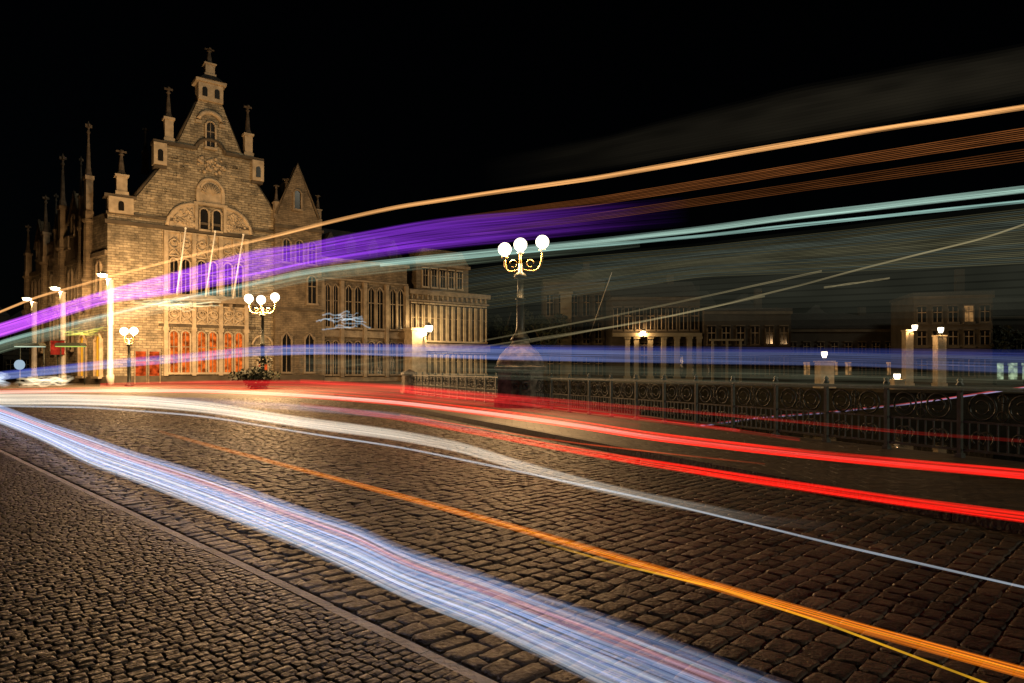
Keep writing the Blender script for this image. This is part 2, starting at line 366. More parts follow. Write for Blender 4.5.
for k in range(70):                           # blocks standing a little proud of the rubble face
    z = 17.3+.3*random.randint(0, 24); hw = 8.8 if z < 18.3 else (7.2-(z-18.7)*.66-.3 if z < 22.3 else 4.6); x = random.uniform(-hw+.45, hw-.45)
    if abs(x) < 1.9 or (abs(x) < 4.6 and z < 19.4): continue
    g.box(A+x-.4, A+x+.4, -.07, .02, z+.02, z+.28)
g.build('gable', M['stone'], po)
rf = MB(); rf.prism([(A-9, 17.2), (A+9, 17.2), (A, 29.6)], 1.11, 15); rf.build('roof', M['slate'], po)
co = MB()                                     # string courses and copings
co.box(-.25, 19.5, -.3, .02, 16.05, 16.4); co.box(-.15, 19.4, -.2, .02, 17.0, 17.25)
for sg in (-1, 1):
    def seg(x0, z0, x1, z1, t=.28):
        co.tube([(A+sg*x0, .5, z0), (A+sg*x1, .5, z1)], t, 6)
    seg(1.1, 30.5, 3.2, 25.5); seg(4.7, 22.7, 7.4, 18.8)
    xs = sorted((A+sg*5.6, A+sg*1.55)); co.box(xs[0], xs[1], -.35, 1.3, 24.9, 25.2)
    xs = sorted((A+sg*5.5, A+sg*4.3)); co.box(xs[0], xs[1], -.25, 1.3, 22.35, 22.62)
    xs = sorted((A+sg*9.95, A+sg*7.1)); co.box(xs[0], xs[1], -.35, 1.4, 18.7, 18.98)
co.arc(A, 24.75, 1.55, -.1, 10, 170, .22)
co.box(2.4, 17, -.18, .02, 8.35, 8.6); co.box(4.6, 14.4, -.3, .02, 5.95, 6.2); co.box(0, 19.3, -.14, .02, 0, .8)
co.build('cornice', M['dark_trim'], po)
for sg in (-1, 1):                            # open corner boxes below the pinnacles
    for x, z0, z1, s, n0, n1 in ((8.5, 17.1, 18.7, 1.1, 17.35, 18.3), (4.95, 22.65, 24.9, .62, 23.0, 24.2)):
        st = MB(); st.box(A+sg*x-s, A+sg*x+s, -.45, .8, z0, z1); o = st.build('corner_box', M['trim'], po)
        nb = MB(); arched(nb, A+sg*x-.25, A+sg*x+.25, -.5, -.44, n0, n1); nb.build('niche', M['glass'], o)
for sg in (-1, 1):
    pinnacle(po, A+sg*8.4, .3, 18.98, 23.7, .95, M['trim'])
    pinnacle(po, A+sg*4.05, .4, 25.2, 31.2, .82, M['trim'])
    pinnacle(po, A+sg*4.9, 8.5, 24.0, 29.0, .6, M['trim_old'])
bc = MB(); bc.box(A-1.25, A+1.25, -.3, 1.3, 30.4, 32.3); bc.box(A-1.55, A+1.55, -.55, 1.55, 32.3, 32.6)
bc.build('bell_turret', M['trim'], po)
bc = MB(); bc.lathe([(1.7, 32.6), (.9, 33.2), (.62, 33.45)], A, .5, 4, False, R(45)); bc.build('turret_roof', M['slate'], po)
for dx in (-.62, .62): nb = MB(); arched(nb, A+dx-.26, A+dx+.26, -.33, -.29, 30.8, 31.8); nb.build('bell_opening', M['glass'], po)
pinnacle(po, A, .5, 33.2, 36.4, .95, M['trim'])
# upper window, shell niche, tympana
window(po, A-.42, A+.42, 25.45, 28.2, .02, M['trim'], M['glass'], True, .25, 1)
hd = MB(); hd.arc(A, 28.0, 1.25, -.1, 15, 165, .26); hd.box(A-1.5, A-.9, -.15, .02, 27.9, 28.2); hd.box(A+.9, A+1.5, -.15, .02, 27.9, 28.2); hd.build('window_hood', M['trim'], po)
shl = MB(); arched(shl, A-1.15, A+1.15, -.08, .02, 19.4, 21.9)
for k in range(11):
    a = R(10+16*k); shl.tube([(A+.2*math.cos(a), -.12, 20.3+.2*math.sin(a)), (A+.95*math.cos(a), -.2, 20.5+1.0*math.sin(a))], [.05, .12], 5)
shl.arc(A, 20.75, 1.25, -.12, 0, 180, .2); shl.box(A-1.45, A-1.1, -.2, .02, 19.4, 20.75); shl.box(A+1.1, A+1.45, -.2, .02, 19.4, 20.75); shl.build('shell_niche', M['trim'], po)
ty = MB()
for sg in (-1, 1):
    pts = [(A+sg*1.5, 16.4)]+[(A+sg*(1.5+2.7*math.cos(R(k*9))), 16.45+2.55*math.sin(R(k*9))) for k in range(11)]
    ty.prism(pts if sg > 0 else pts[::-1], -.1, .02)
    ty.tube([(A+sg*(1.5+2.75*math.cos(R(k*9))), -.12, 16.5+2.6*math.sin(R(k*9))) for k in range(11)], .2, 6)
    for k in range(90):                       # carved foliage in relief
        rr = random.uniform(.25, 2.2); a = random.uniform(.12, 1.4)
        ty.ball((A+sg*(1.55+rr*math.cos(a)), -.14, 16.6+rr*math.sin(a)), random.uniform(.1, .2), 6, 4)
ty.box(A-1.6, A-1.3, -.3, .02, 16.4, 19.1); ty.box(A+1.3, A+1.6, -.3, .02, 16.4, 19.1); ty.box(A-1.7, A+1.7, -.3, .02, 19.1, 19.38)
ty.build('carved_tympanum', M['trim'], po)
for dx in (-.65, .65): window(po, A+dx-.4, A+dx+.4, 16.5, 18.75, .02, M['trim'], M['glass'], True, .25, 0, jamb=.13)
orn = MB()
for k in range(40):
    a = random.uniform(0, math.pi*2); rr = random.uniform(.2, 1.3)
    orn.ball((A+1.25*rr*math.cos(a), -.05, 23.5+rr*.8*math.sin(a)), random.uniform(.1, .24), 6, 4)
orn.build('carved_crest', M['trim'], po)
# three window bays: tracery, lights, tracery, lit lights
bays = [6.05, 9.65, 13.25]; bays = [6.6, 9.3, 12.0]
for k in range(4):
    x = 5.25+2.7*k
    pl = MB(); pl.box(x-.2, x+.2, -.42, .02, .8, 15.95); pl.box(x-.3, x+.3, -.5, .02, 8.7, 8.95); pl.box(x-.28, x+.28, -.46, .02, 5.5, 5.9); pl.build('pilaster', M['trim'], po)
for bx in bays:
    for (z0, z1) in ((13.3, 15.95), (6.25, 8.3)):
        tp = MB(); tp.box(bx-1.14, bx+1.14, -.06, .02, z0, z1); hh = z1-z0
        for q in (-1, 1):
            tp.arc(bx+q*.57, z0+hh*.5, .46, -.2, 180, 360, .12); tp.arc(bx+q*.57, z0+hh*.5, .46, -.2, 0, 180, .1); tp.arc(bx+q*.57, z0+hh*.62, .2, -.24, 0, 360, .1)
            tp.tube([(bx+q*.57-.5, -.2, z0+.15), (bx+q*.57, -.22, z0+hh*.3), (bx+q*.57+.5, -.2, z0+.15)], .1, 5)
            for k in range(5): tp.ball((bx+q*.57+random.uniform(-.35, .35), -.1, z0+hh*random.uniform(.2, .9)), .1, 6, 4)
        tp.box(bx-.06, bx+.06, -.34, -.061, z0, z1); tp.box(bx-1.14, bx+1.14, -.34, -.061, z1-.16, z1-.003); tp.box(bx-1.14, bx+1.14, -.34, -.061, z0, z0+.14)
        tp.build('tracery_panel', M['trim'], po)
    for q in (-1, 1):
        window(po, bx+q*.57-.38, bx+q*.57+.38, 9.2, 13.1, .02, M['trim'], M['glass'], True, .28, 1, jamb=.14)
        window(po, bx+q*.57-.38, bx+q*.57+.38, 1.15, 5.5, .02, M['trim'], M['lit_orange'], True, .3, 1, jamb=.14)
bl = MB(); bl.box(4.9, 14, -1.0, .02, 8.62, 8.85); bl.box(4.9, 14, -1.0, -.85, 8.853, 9.35)
for k in range(5): bl.prism([(5.3+k*2.05, 8.6), (5.6+k*2.05, 8.6), (5.6+k*2.05, 7.9)], -.7, .02)
bl.build('balcony', M['trim_old'], po)
for x in (6.15, 8.95, 11.75):
    fp = MB(); fp.tube([(x, -.75, 8.9), (x+.15, -4.2, 15.6)], [.11, .08], 8); fp.ball((x+.15, -4.21, 15.65), .13, 8, 6); fp.build('flagpole', M['white'], po)
for x0 in (2.45, 3.7):
    d = MB(); d.box(x0-.12, x0, -.25, .02, .02, 3.3); d.box(x0+.95, x0+1.07, -.25, .02, .02, 3.3); d.box(x0-.12, x0+1.07, -.25, .02, 3.3, 3.55); o = d.build('door', M['trim_old'], po)
    d = MB(); d.box(x0, x0+.95, -.06, .02, .1, 2.3); d.box(x0, x0+.95, -.06, .02, 2.42, 3.3); d.build('door_pane', M['lit_red'], o)
d = MB(); d.box(14.7, 15.7, -.08, .02, .1, 2.2); d.build('door_pane', M['lit_red'], po)
d = MB(); d.box(14.5, 14.7, -.2, .02, .1, 2.4); d.box(15.7, 15.9, -.2, .02, .1, 2.4); d.box(14.5, 15.9, -.2, .02, 2.4, 2.65); d.arc(15.2, 4.2, 1.1, -.1, 0, 180, .14); d.build('door_frame', M['trim'], po)
# flank on the left, facing the square
SM = Matrix(((.208, .978, 0, TX*26), (-.978, .208, 0, T*26), (0, 0, 1, 0), (0, 0, 0, 1)))
side = MB(SM)
side.box(16, 22.5, .3, 9, 13.4, 17.0); side.box(2, 9, .4, 8, 13.4, 15.2); side.box(-.3, 26, -.25, .0, 12.9, 13.35); side.box(0, 26, -.2, 0, 8.3, 8.6); side.box(0, 26, -.15, 0, 0, .7)
side.build('side_wall', M['stone_old'], po)
for s, z0, zt, r in ((21.5, 17, 27.2, .85), (19.3, 16.5, 24, .55), (13.5, 15, 25.5, .95), (11.2, 14, 21.5, .6), (7.5, 14, 21.9, .9), (.6, 13, 19.4, .8)):
    tr = MB(SM); r *= .72; tr.lathe([(r*.3, 7.2), (r*1.1, 8.4), (r*1.25, 8.5), (r, 8.8), (r*.95, z0*.62), (r*1.15, z0*.63), (r*.8, z0*.65), (r*.7, z0-.4), (r*1.05, z0-.2), (r, z0)], s, -.25, 8, False); tr.build('turret', M['stone_old'], po)
    pinnacle(po, s, -.25, z0, zt, r*1.05, M['trim_old'], SM)
for s0, s1, zt in ((3.0, 5.8, 19.3), (15, 18.4, 20.6)):
    gb = MB(SM); gb.prism([(s0, 13.36), (s1, 13.36), (s1, zt-3.2), ((s0+s1)/2, zt), (s0, zt-3.2)], -.1, 1.0); gb.tube([(s0-.2, -.1, zt-3.3), ((s0+s1)/2, -.1, zt+.1), (s1+.2, -.1, zt-3.3)], .16, 5); gb.build('dormer_gable', M['stone_old'], po)
    window(po, (s0+s1)/2-.4, (s0+s1)/2+.4, zt-4.6, zt-2.4, -.11, M['trim_old'], M['glass'], True, .2, 0, SM)
bal = MB(SM); bal.box(8.2, 15.5, -.35, -.1, 15.9, 16.1); bal.box(8.2, 15.5, -.35, -.1, 14.6, 14.8)
for k in range(19): bal.box(8.3+k*.38, 8.48+k*.38, -.3, -.15, 14.8, 15.9)
bal.box(8.2, 15.5, -.1, 4, 13.36, 14.6); bal.build('balustrade', M['trim_old'], po)
for s in (2.4, 5.2, 9.4, 12.0, 15.6, 18.0, 24): 
    window(po, s-.5, s+.5, 9.0, 12.4, 0, M['trim_old'], M['glass'], True, .25, 1, SM)
    if s not in (18.0, 24): window(po, s-.5, s+.5, 3.6, 7.6, 0, M['trim_old'], M['glass'], True, .25, 1, SM)
for s in (19.4, 23.9):
    window(po, s-.75, s+.75, .75, 5.0, 0, M['trim'], M['lit_yellow'], True, .35, 0, SM, jamb=.2)
rs = MB(SM); rs.prism([(0, 13.4), (26, 13.4), (25, 17), (1, 17)], 2, 10); rs.build('roof', M['slate'], po)
# small gable to the right of the great gable
sg_ = MB(); sg_.box(16.45, 21.9, -.6, 10, 0, 18.2); sg_.prism([(16.45, 18.2), (21.9, 18.2), (21.9, 19.0), (21.3, 19.4), (19.0, 25.2), (16.7, 19.4), (16.45, 19)], -.6, .4)
sg_.build('side_gable', M['stone_old'], po)
sg_ = MB(); sg_.prism([(16.8, 18.2), (21.6, 18.2), (19.1, 24.3)], .41, 9); sg_.build('roof', M['slate'], po)
c2 = MB(); c2.tube([(16.5, -.6, 19.2), (19.0, -.6, 25.4), (21.6, -.6, 19.2)], .17, 5); c2.build('coping', M['dark_trim'], po)
for z0, z1 in ((17.6, 17.9), (8.3, 8.55), (0, .8)): c2 = MB(); c2.box(16.3, 22.1, -.8, -.6, z0, z1); c2.build('string_course', M['dark_trim'], po)
window(po, 18.6, 19.35, 20.0, 22.2, -.6, M['trim_old'], M['glass'], True, .25, 0)
pinnacle(po, 21.6, -.2, 19.0, 22.2, .6, M['trim_old']); pinnacle(po, 16.7, -.2, 19.0, 22.6, .6, M['trim_old'])
for x in (17.3, 18.8, 20.3): window(po, x, x+.8, 13.8, 16.4, -.6, M['trim_old'], M['glass'], True, .22, 1)
for x in (17.2, 19.9): window(po, x, x+1.0, 1.2, 5.6, -.6, M['trim_old'], M['glass'], True, .22, 1, pointed=True)
for x in (20.2,): window(po, x, x+1.0, 9.2, 12.4, -.6, M['trim_old'], M['glass'], True, .22, 1)

# ------------------------------------------------------------------ long stone wing and the house at its end
def pw(x, y): v = Vector((-40.3, 68, 0))+Matrix.Rotation(FA, 3, 'Z') @ Vector((x, y, 0)); return v
p = pw(22, 0); wg = localroot('stone_wing', p.x, p.y, FA)
tag(wg, 'long two storey stone building with tall pointed windows beside the small gable', 'building')
W = MB(); W.box(0, 11.6, .0, 11, 0, 15.0); W.build('wall', M['stone_old'], wg)
W = MB(); W.box(-.1, 11.8, -.35, -.003, 14.5, 14.9); W.box(-.1, 11.7, -.2, -.003, 12.3, 12.5); W.box(-.1, 11.7, -.3, -.003, 5.4, 6.2); W.box(-.1, 11.7, -.15, -.003, 0, .5)
for x in (.1, 2.6, 5.6, 8.6, 11.4): W.box(x-.22, x+.22, -.5, -.003, .5, 12.2)
W.build('cornice', M['trim_old'], wg)
W = MB(Matrix(((0, 1, 0, 0), (1, 0, 0, 0), (0, 0, 1, 0), (0, 0, 0, 1)))); W.prism([(-.2, 15.0), (11, 15.0), (5.4, 19.5)], -.1, 11.7); W.build('roof', M['slate'], wg)
for (a, bb) in ((.55, 1.15), (1.55, 2.15), (3.1, 3.95), (4.3, 5.15), (6.1, 6.95), (7.3, 8.15), (9.1, 9.95), (10.2, 11.05)):
    window(wg, a, bb, 6.6, 11.7, 0, M['trim_old'], M['glass'], True, .3, 1, pointed=True, jamb=.12)
    window(wg, a, bb, .9, 4.9, 0, M['trim_old'], M['glass'], True, .3, 1, jamb=.12)
for x in (1.5, 4.2, 7.2, 10):
    dm = MB(); dm.box(x-.55, x+.55, .6, 3, 15.3, 17); dm.prism([(x-.7, 17), (x+.7, 17), (x, 18.2)], .5, 3); o = dm.build('dormer', M['slate'], wg)
    dm = MB(); dm.box(x-.35, x+.35, .56, .597, 15.7, 16.8); dm.build('pane', M['glass'], o)
p = pw(33.9, 0); gh = localroot('guild_house', p.x, p.y, FA)
tag(gh, 'stone house by the canal with close rows of narrow windows and a lower attic storey', 'building')
W = MB(); W.box(0, 12.4, 0, 11, 0, 12.0); W.build('wall', M['stone_old'], gh)
W = MB(); W.box(1.4, 9.6, .5, 9, 12.0, 15.7); W.prism([(1.2, 15.7), (9.8, 15.7), (8.6, 17.6), (2.4, 17.6)], .6, 8.5); W.build('attic', M['stone_old'], gh)
W = MB(); W.box(-.1, 12.7, -.5, -.003, 11.3, 11.9)
for k in range(16): W.box(.3+k*.78, .5+k*.78, -.25, -.003, 10.7, 11.3)
W.build('cornice', M['trim_old'], gh)
for z0, z1, d in ((10.4, 10.6, .3), (3.9, 4.9, .55), (0, .5, .2)): W = MB(); W.box(-.1, 12.6, -d, -.003, z0, z1); W.build('string_course', M['trim_old'], gh)
W = MB(); W.box(1.2, 9.8, .25, .497, 15.3, 15.7); W.build('attic_cornice', M['trim_old'], gh)
for k in range(13):
    x = .35+k*.93
    window(gh, x, x+.55, 5.3, 10.1, 0, M['trim'], M['glass'], False, .28, 1, jamb=.13)
    window(gh, x, x+.55, .9, 3.6, 0, M['trim'], M['glass'], False, .28, 1, jamb=.13)
for k in range(5): window(gh, 2.3+k*1.35, 3.1+k*1.35, 12.5, 14.9, .5, M['trim'], M['glass'], False, .2, 1, jamb=.12)

# ------------------------------------------------------------------ dim houses across the canal and far left
def house(name, label, x0, x1, y, zb, zt, wall, rows, cols, ang=0, roof='gable', dep=9, pil=0, ground=None, glass='glass', lit=()):
    h = empty(name, (x0, y, zb), ang); tag(h, label, 'building', 'dim houses by the canal'); wdt = x1-x0; H = zt-zb
    b = MB(); b.box(0, wdt, 0, dep, 0, H); b.build('wall', wall, h)
    b = MB(); b.box(-.1, wdt+.1, -.3, -.003, H-.45, H-.1); b.build('cornice', M['dim_trim'], h)
    b = MB(); b.box(-.05, wdt+.05, -.15, -.003, H*.42, H*.42+.25); b.build('string_course', M['dim_trim'], h)
    b = MB()
    if roof == 'gable':
        b.m = Matrix(((0, 1, 0, 0), (1, 0, 0, 0), (0, 0, 1, 0), (0, 0, 0, 1))); b.prism([(-.2, H), (dep, H), (dep/2, H+2.6)], -.1, wdt+.1)
    elif roof == 'front': b.prism([(-.1, H), (wdt+.1, H), (wdt/2, H+wdt*.45)], .02, dep)
    else: b.box(-.15, wdt+.15, -.15, dep, H, H+.35)
    r = b.build('roof', M['slate'], h)
    b = MB(); b.box(wdt*.7, wdt*.7+.9, dep*.4, dep*.4+.7, H, H+3.4); b.build('chimney', M['plaster_dark'], r)
    for (z0, z1, ww) in rows:
        for k in range(cols):
            cx = wdt*(k+.5)/cols
            window(h, cx-ww/2, cx+ww/2, z0, z1, 0, M['dim_trim'], M[glass] if (round(z0), k) not in lit else M['lit_warm'], False, .2, 1, jamb=.12)
    return h
hC = house('canal_house', 'dim canal house with tall narrow bays behind the central lamp', 4.6, 13.4, 99, -.3, 14.2, M['plaster'], ((1, 3.6, 1.0), (5.6, 8.6, .9), (9.6, 12.6, .9)), 5, roof='flat')
b = MB(); b.box(2.4, 4.0, -.6, -.02, 0, 12.6); b.box(2.2, 4.2, -.7, -.02, 12.6, 13); b.build('pilaster', M['plaster_pale'], hC)
b = MB(); b.tube([(6.6, -.2, 6.6), (9.4, -3.2, 15.4)], [.07, .05], 6); b.build('flagpole', M['white'], hC)
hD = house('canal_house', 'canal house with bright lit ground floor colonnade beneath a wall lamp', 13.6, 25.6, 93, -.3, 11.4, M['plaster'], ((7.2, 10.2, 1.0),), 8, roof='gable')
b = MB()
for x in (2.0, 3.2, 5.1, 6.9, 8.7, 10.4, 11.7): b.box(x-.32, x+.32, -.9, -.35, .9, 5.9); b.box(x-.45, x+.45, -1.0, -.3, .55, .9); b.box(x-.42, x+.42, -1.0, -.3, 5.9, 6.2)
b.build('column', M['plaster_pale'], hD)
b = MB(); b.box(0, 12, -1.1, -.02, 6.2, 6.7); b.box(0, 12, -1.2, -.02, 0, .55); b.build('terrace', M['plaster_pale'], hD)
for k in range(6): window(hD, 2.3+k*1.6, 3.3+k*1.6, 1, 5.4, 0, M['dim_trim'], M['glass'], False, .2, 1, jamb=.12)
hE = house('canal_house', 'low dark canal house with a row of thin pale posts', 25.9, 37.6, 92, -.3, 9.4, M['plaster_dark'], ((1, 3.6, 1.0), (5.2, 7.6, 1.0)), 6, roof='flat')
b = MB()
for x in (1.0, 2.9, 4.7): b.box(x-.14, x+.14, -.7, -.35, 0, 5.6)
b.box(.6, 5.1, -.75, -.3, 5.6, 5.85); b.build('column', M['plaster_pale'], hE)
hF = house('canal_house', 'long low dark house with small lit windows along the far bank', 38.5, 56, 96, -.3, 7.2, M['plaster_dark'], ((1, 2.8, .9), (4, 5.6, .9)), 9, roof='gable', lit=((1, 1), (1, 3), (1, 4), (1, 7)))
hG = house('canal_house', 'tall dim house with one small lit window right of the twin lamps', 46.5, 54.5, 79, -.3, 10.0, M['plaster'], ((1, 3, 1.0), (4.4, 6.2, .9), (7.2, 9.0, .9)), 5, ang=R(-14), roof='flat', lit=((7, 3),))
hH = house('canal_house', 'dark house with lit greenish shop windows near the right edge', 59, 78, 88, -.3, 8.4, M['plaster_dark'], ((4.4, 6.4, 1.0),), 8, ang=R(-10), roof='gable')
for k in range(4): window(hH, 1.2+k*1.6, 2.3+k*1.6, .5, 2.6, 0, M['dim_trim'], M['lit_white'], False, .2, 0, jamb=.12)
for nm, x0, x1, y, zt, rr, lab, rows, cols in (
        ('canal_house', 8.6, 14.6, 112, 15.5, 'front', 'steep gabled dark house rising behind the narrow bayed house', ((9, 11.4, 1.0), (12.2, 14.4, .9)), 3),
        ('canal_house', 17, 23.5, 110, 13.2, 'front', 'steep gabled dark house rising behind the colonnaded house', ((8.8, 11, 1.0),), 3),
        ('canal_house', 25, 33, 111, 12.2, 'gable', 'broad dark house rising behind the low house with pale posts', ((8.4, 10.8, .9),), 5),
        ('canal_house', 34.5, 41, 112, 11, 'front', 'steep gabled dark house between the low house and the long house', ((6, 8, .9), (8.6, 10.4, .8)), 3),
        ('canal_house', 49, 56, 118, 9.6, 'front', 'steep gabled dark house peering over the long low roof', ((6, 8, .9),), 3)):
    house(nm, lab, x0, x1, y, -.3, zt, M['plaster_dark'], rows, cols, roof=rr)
hL = house('town_house', 'dim town house at the far left end of the square', -88, -66, 118, 0, 9.5, M['plaster'], ((1, 3.2, 1.3), (5, 7.6, 1.1)), 8, roof='gable', lit=((1, 3), (1, 4), (1, 5)))
hL['group'] = 'houses on the square'
hM = house('town_house', 'narrow gabled town house rising behind the square at far left', -104, -89, 112, 0, 11, M['plaster_dark'], ((1, 3.2, 1.3), (5, 7.6, 1.1)), 6, roof='front')
hM['group'] = 'houses on the square'

# ------------------------------------------------------------------ lamps
def point(par, loc, P, col=(1, .58, .25), r=.2):
    l = bpy.data.lights.new('lamp_light', 'POINT'); l.energy = P; l.color = col; l.shadow_soft_size = r
    o = bpy.data.objects.new('lamp_light', l); COL.objects.link(o); o.location = loc; o.parent = par
    return o
def globe_lamp(name, label, x, y, z0, zpole, globes, P, r=.27, pole_r=.09, base=None, yaw=0):
    e = empty(name, (x, y, z0), yaw); tag(e, label, 'street lamp', 'globe street lamps')
    if base: base(e)
    b = MB(); zb = base and 2.35 or 0
    b.lathe([(pole_r*3, zb), (pole_r*2.6, zb+.12), (pole_r*1.5, zb+.3), (pole_r*1.15, zb+.5), (pole_r*1.1, zpole*.55+zb*.45), (pole_r*1.7, zpole*.56+zb*.44), (pole_r, zpole*.58+zb*.42), (pole_r*.8, zpole-.45), (pole_r*1.8, zpole-.4), (pole_r*1.9, zpole-.3), (pole_r*.8, zpole-.2), (pole_r*.6, zpole+.1)], 0, 0, 12)
    b.build('pole', M['iron'], e)
    a = MB()
    for gx, gy, gz in globes:
        zc = gz-r-.06
        if abs(gx)+abs(gy) < .05: a.tube([(0, 0, zpole), (gx, gy, zc)], .045, 6)
        else:
            pts = []
            for k in range(13):
                q = k/12; ax = gx*math.sin(q*math.pi/2)**.8; ay = gy*math.sin(q*math.pi/2)**.8
                zz = zpole-.1-.14*math.sin(q*math.pi*.9)+(zc-zpole+.1)*(q**2.6)
                pts.append((ax, ay, zz))
            a.tube(pts, .04, 6)
            a.tube([(gx*.45+.13*math.cos(R(t*30))*(1 if gx > 0 else -1), gy*.45, zpole+.1+.13*math.sin(R(t*30))) for t in range(11)], .022, 5)
        a.lathe([(.05, zc-.05), (.13, zc), (.1, zc+.06)], gx, gy, 8)
    a.build('arm', M['gilt'], e)
    for gx, gy, gz in globes:
        q = MB(); q.ball((gx, gy, gz), r); q.build('globe', M['globe'], e)
        point(e, (gx, gy, gz), P, r=r*.6)
    return e
def pedestal(e):
    b = MB(); b.lathe([(1.0, 0), (1.0, .3), (.88, .36), (.86, 1.25), (.99, 1.3), (.99, 1.42), (.84, 1.46)], 0, 0, 8, False, R(22.5))
    b.build('pedestal', M['granite'], e)
    b = MB(); b.lathe([(.86, 1.46), (.84, 1.6), (.73, 1.84), (.54, 2.05), (.36, 2.2), (.3, 2.3), (.3, 2.36)], 0, 0, 20); b.build('pedestal_dome', M['granite'], e)
    b = MB(); y = -.82
    b.box(-.045, .045, y-.05, y, .42, 1.24)
    for zz, s in ((.98, .34), (.66, .26)):
        b.box(-s, s, y-.045, y, zz-.035, zz+.035)
        for k in (-1, 1): b.arc(k*s*.75, zz+.1, .08, y-.03, 0, 360, .025, 10)
    b.arc(0, 1.18, .07, y-.03, 0, 360, .03, 10); b.build('iron_cross', M['iron'], e)
lx, ly = rl(0)
globe_lamp('street_lamp', 'tall three globe lamp on a domed granite pedestal on the bridge railing', lx, ly, .1, 5.0, [(-.56, .1, 5.63), (0, 0, 5.78), (.78, -.1, 5.86)], 1000, .24, .12, pedestal)
globe_lamp('street_lamp', 'three globe lamp with a dark shrub at its foot before the gable', -19.0, 52, 0, 5.9, [(-1.05, .0, 6.85), (.0, -.3, 6.72), (.95, 0, 6.95)], 5400, .34, .13)
globe_lamp('street_lamp', 'short two globe lamp beside the red lit doors', -33.1, 59, 0, 3.9, [(-.42, 0, 4.75), (.42, 0, 4.78)], 4600, .34, .12)
def tall_lamp(label, x, y, h, P):
    e = empty('tall_street_lamp', (x, y, 0)); tag(e, label, 'street lamp', 'tall pale street lamps')
    b = MB(); b.lathe([(.34, 0), (.34, .9), (.26, 1.0), (.24, h*.55), (.28, h*.56), (.26, h-.4), (.34, h-.3), (.2, h-.2)], 0, 0, 10); b.build('pole', M['pole'], e)
    b = MB(); b.tube([(0, 0, h-.3), (-.15, -.25, h), (-.4, -.5, h+.1)], .06, 6); b.lathe([(.5, h+.12), (.46, h+.2), (.2, h+.34), (.06, h+.4)], -.4, -.5, 12); b.build('lamp_hood', M['iron'], e)
    b = MB(); b.lathe([(.1, h-.16), (.34, h-.1), (.42, h+.11)], -.4, -.5, 12); b.build('globe', M['globe'], e)
    point(e, (-.4, -.5, h-.02), P, r=.2); return e
tall_lamp('nearest tall pale lamp post at the bright corner of the gable building', -36.5, 62, 9.9, 6000)
tall_lamp('middle tall pale lamp post along the flank of the gable building', -44.1, 67, 9.3, 2000)
tall_lamp('farthest tall pale lamp post by the left picture edge', -50.4, 72, 8.8, 2000)
def pier_lamp(label, x, y, zb, wd, h, zl, P, side=0, base=None):
    e = empty('pier_lamp', (x, y, zb)); tag(e, label, 'lamp pier', 'stone piers with lamps')
    b = MB(); b.box(-wd/2, wd/2, -wd/2, wd/2, 0, h); b.box(-wd*.6, wd*.6, -wd*.6, wd*.6, 0, .35); b.box(-wd*.58, wd*.58, -wd*.58, wd*.58, h, h+.14); b.build('pier', M['pale_stone'], e)
    b = MB(); b.tube([(side, 0 if not side else 0, min(h, zl-.4)), (side, 0, zl-.3)] if not side else [(0, -wd/2, zl-.5), (side*.6, -wd/2-.3, zl-.45), (side, -wd/2-.4, zl-.3)], .05, 6)
    yy = 0 if not side else -wd/2-.4
    b.lathe([(.06, zl-.36), (.2, zl-.3), (.2, zl-.26)], side, yy, 8); b.lathe([(.3, zl+.3), (.12, zl+.5), (.03, zl+.6)], side, yy, 8); b.build('lamp_bracket', M['iron'], e)
    b = MB(); b.lathe([(.16, zl-.26), (.27, zl+.05), (.28, zl+.3)], side, yy, 10); b.build('lantern', M['globe'], e)
    point(e, (side, yy, zl+.03), P, r=.15); return e
p = pw(34.2, -1.3); e = empty('corner_pier', (p.x, p.y, 0), FA); tag(e, 'broad brightly lit stone pier with a lantern between the long building and the canal house', 'lamp pier')
b = MB(); b.box(-1.05, 1.05, -.9, 1.2, 0, 6.4); b.box(-1.2, 1.2, -1.05, 1.2, 0, .9); b.box(-1.25, 1.25, -1.1, 1.2, 6.4, 6.75); b.build('pier', M['pale_stone'], e)
b = MB(); b.tube([(.6, -.9, 5.6), (.7, -1.7, 5.7), (.75, -2.0, 6.1)], .08, 6); b.lathe([(.1, 6.05), (.35, 6.15), (.35, 6.22)], .75, -2.0, 8); b.lathe([(.5, 7.0), (.2, 7.3), (.04, 7.5)], .75, -2.0, 8); b.build('lamp_bracket', M['iron'], e)
b = MB(); b.lathe([(.32, 6.22), (.5, 6.6), (.5, 7.0)], .75, -2.0, 10); b.build('lantern', M['globe'], e); point(e, (.75, -2.0, 6.65), 1900, (1, .68, .32), r=.3)
px_, py_ = rl(14.75)
e = empty('end_pier', (px_, py_, 0), math.atan2(RD[1], RD[0])); tag(e, 'squat dark stone post closing the far end of the bridge railing', 'stone post')
b = MB(); b.box(-.32, .32, -.32, .32, 0, 1.15); b.box(-.38, .38, -.38, .38, 0, .25); b.build('shaft', M['granite'], e)
b = MB(); b.lathe([(.55, 1.15), (.5, 1.25), (.05, 1.45)], 0, 0, 4, False, R(45)); b.build('cap', M['granite'], e)
pier_lamp('short double pier with a lantern standing on the far quay', 30.2, 66, -.35, 1.3, 2.5, 3.2, 180)
pier_lamp('upper bright lantern on a tall lit pier left of the dim tall house', 42.3, 73, -.35, .8, 5.9, 6.2, 380, .3)
pier_lamp('lantern on the tall pier nearest the dim tall house', 45.4, 72.5, -.35, .9, 5.3, 5.9, 200, -.4)
pier_lamp('low lantern at the water edge reflected in the canal', 34.4, 61, -.35, .9, .8, 1.1, 260)
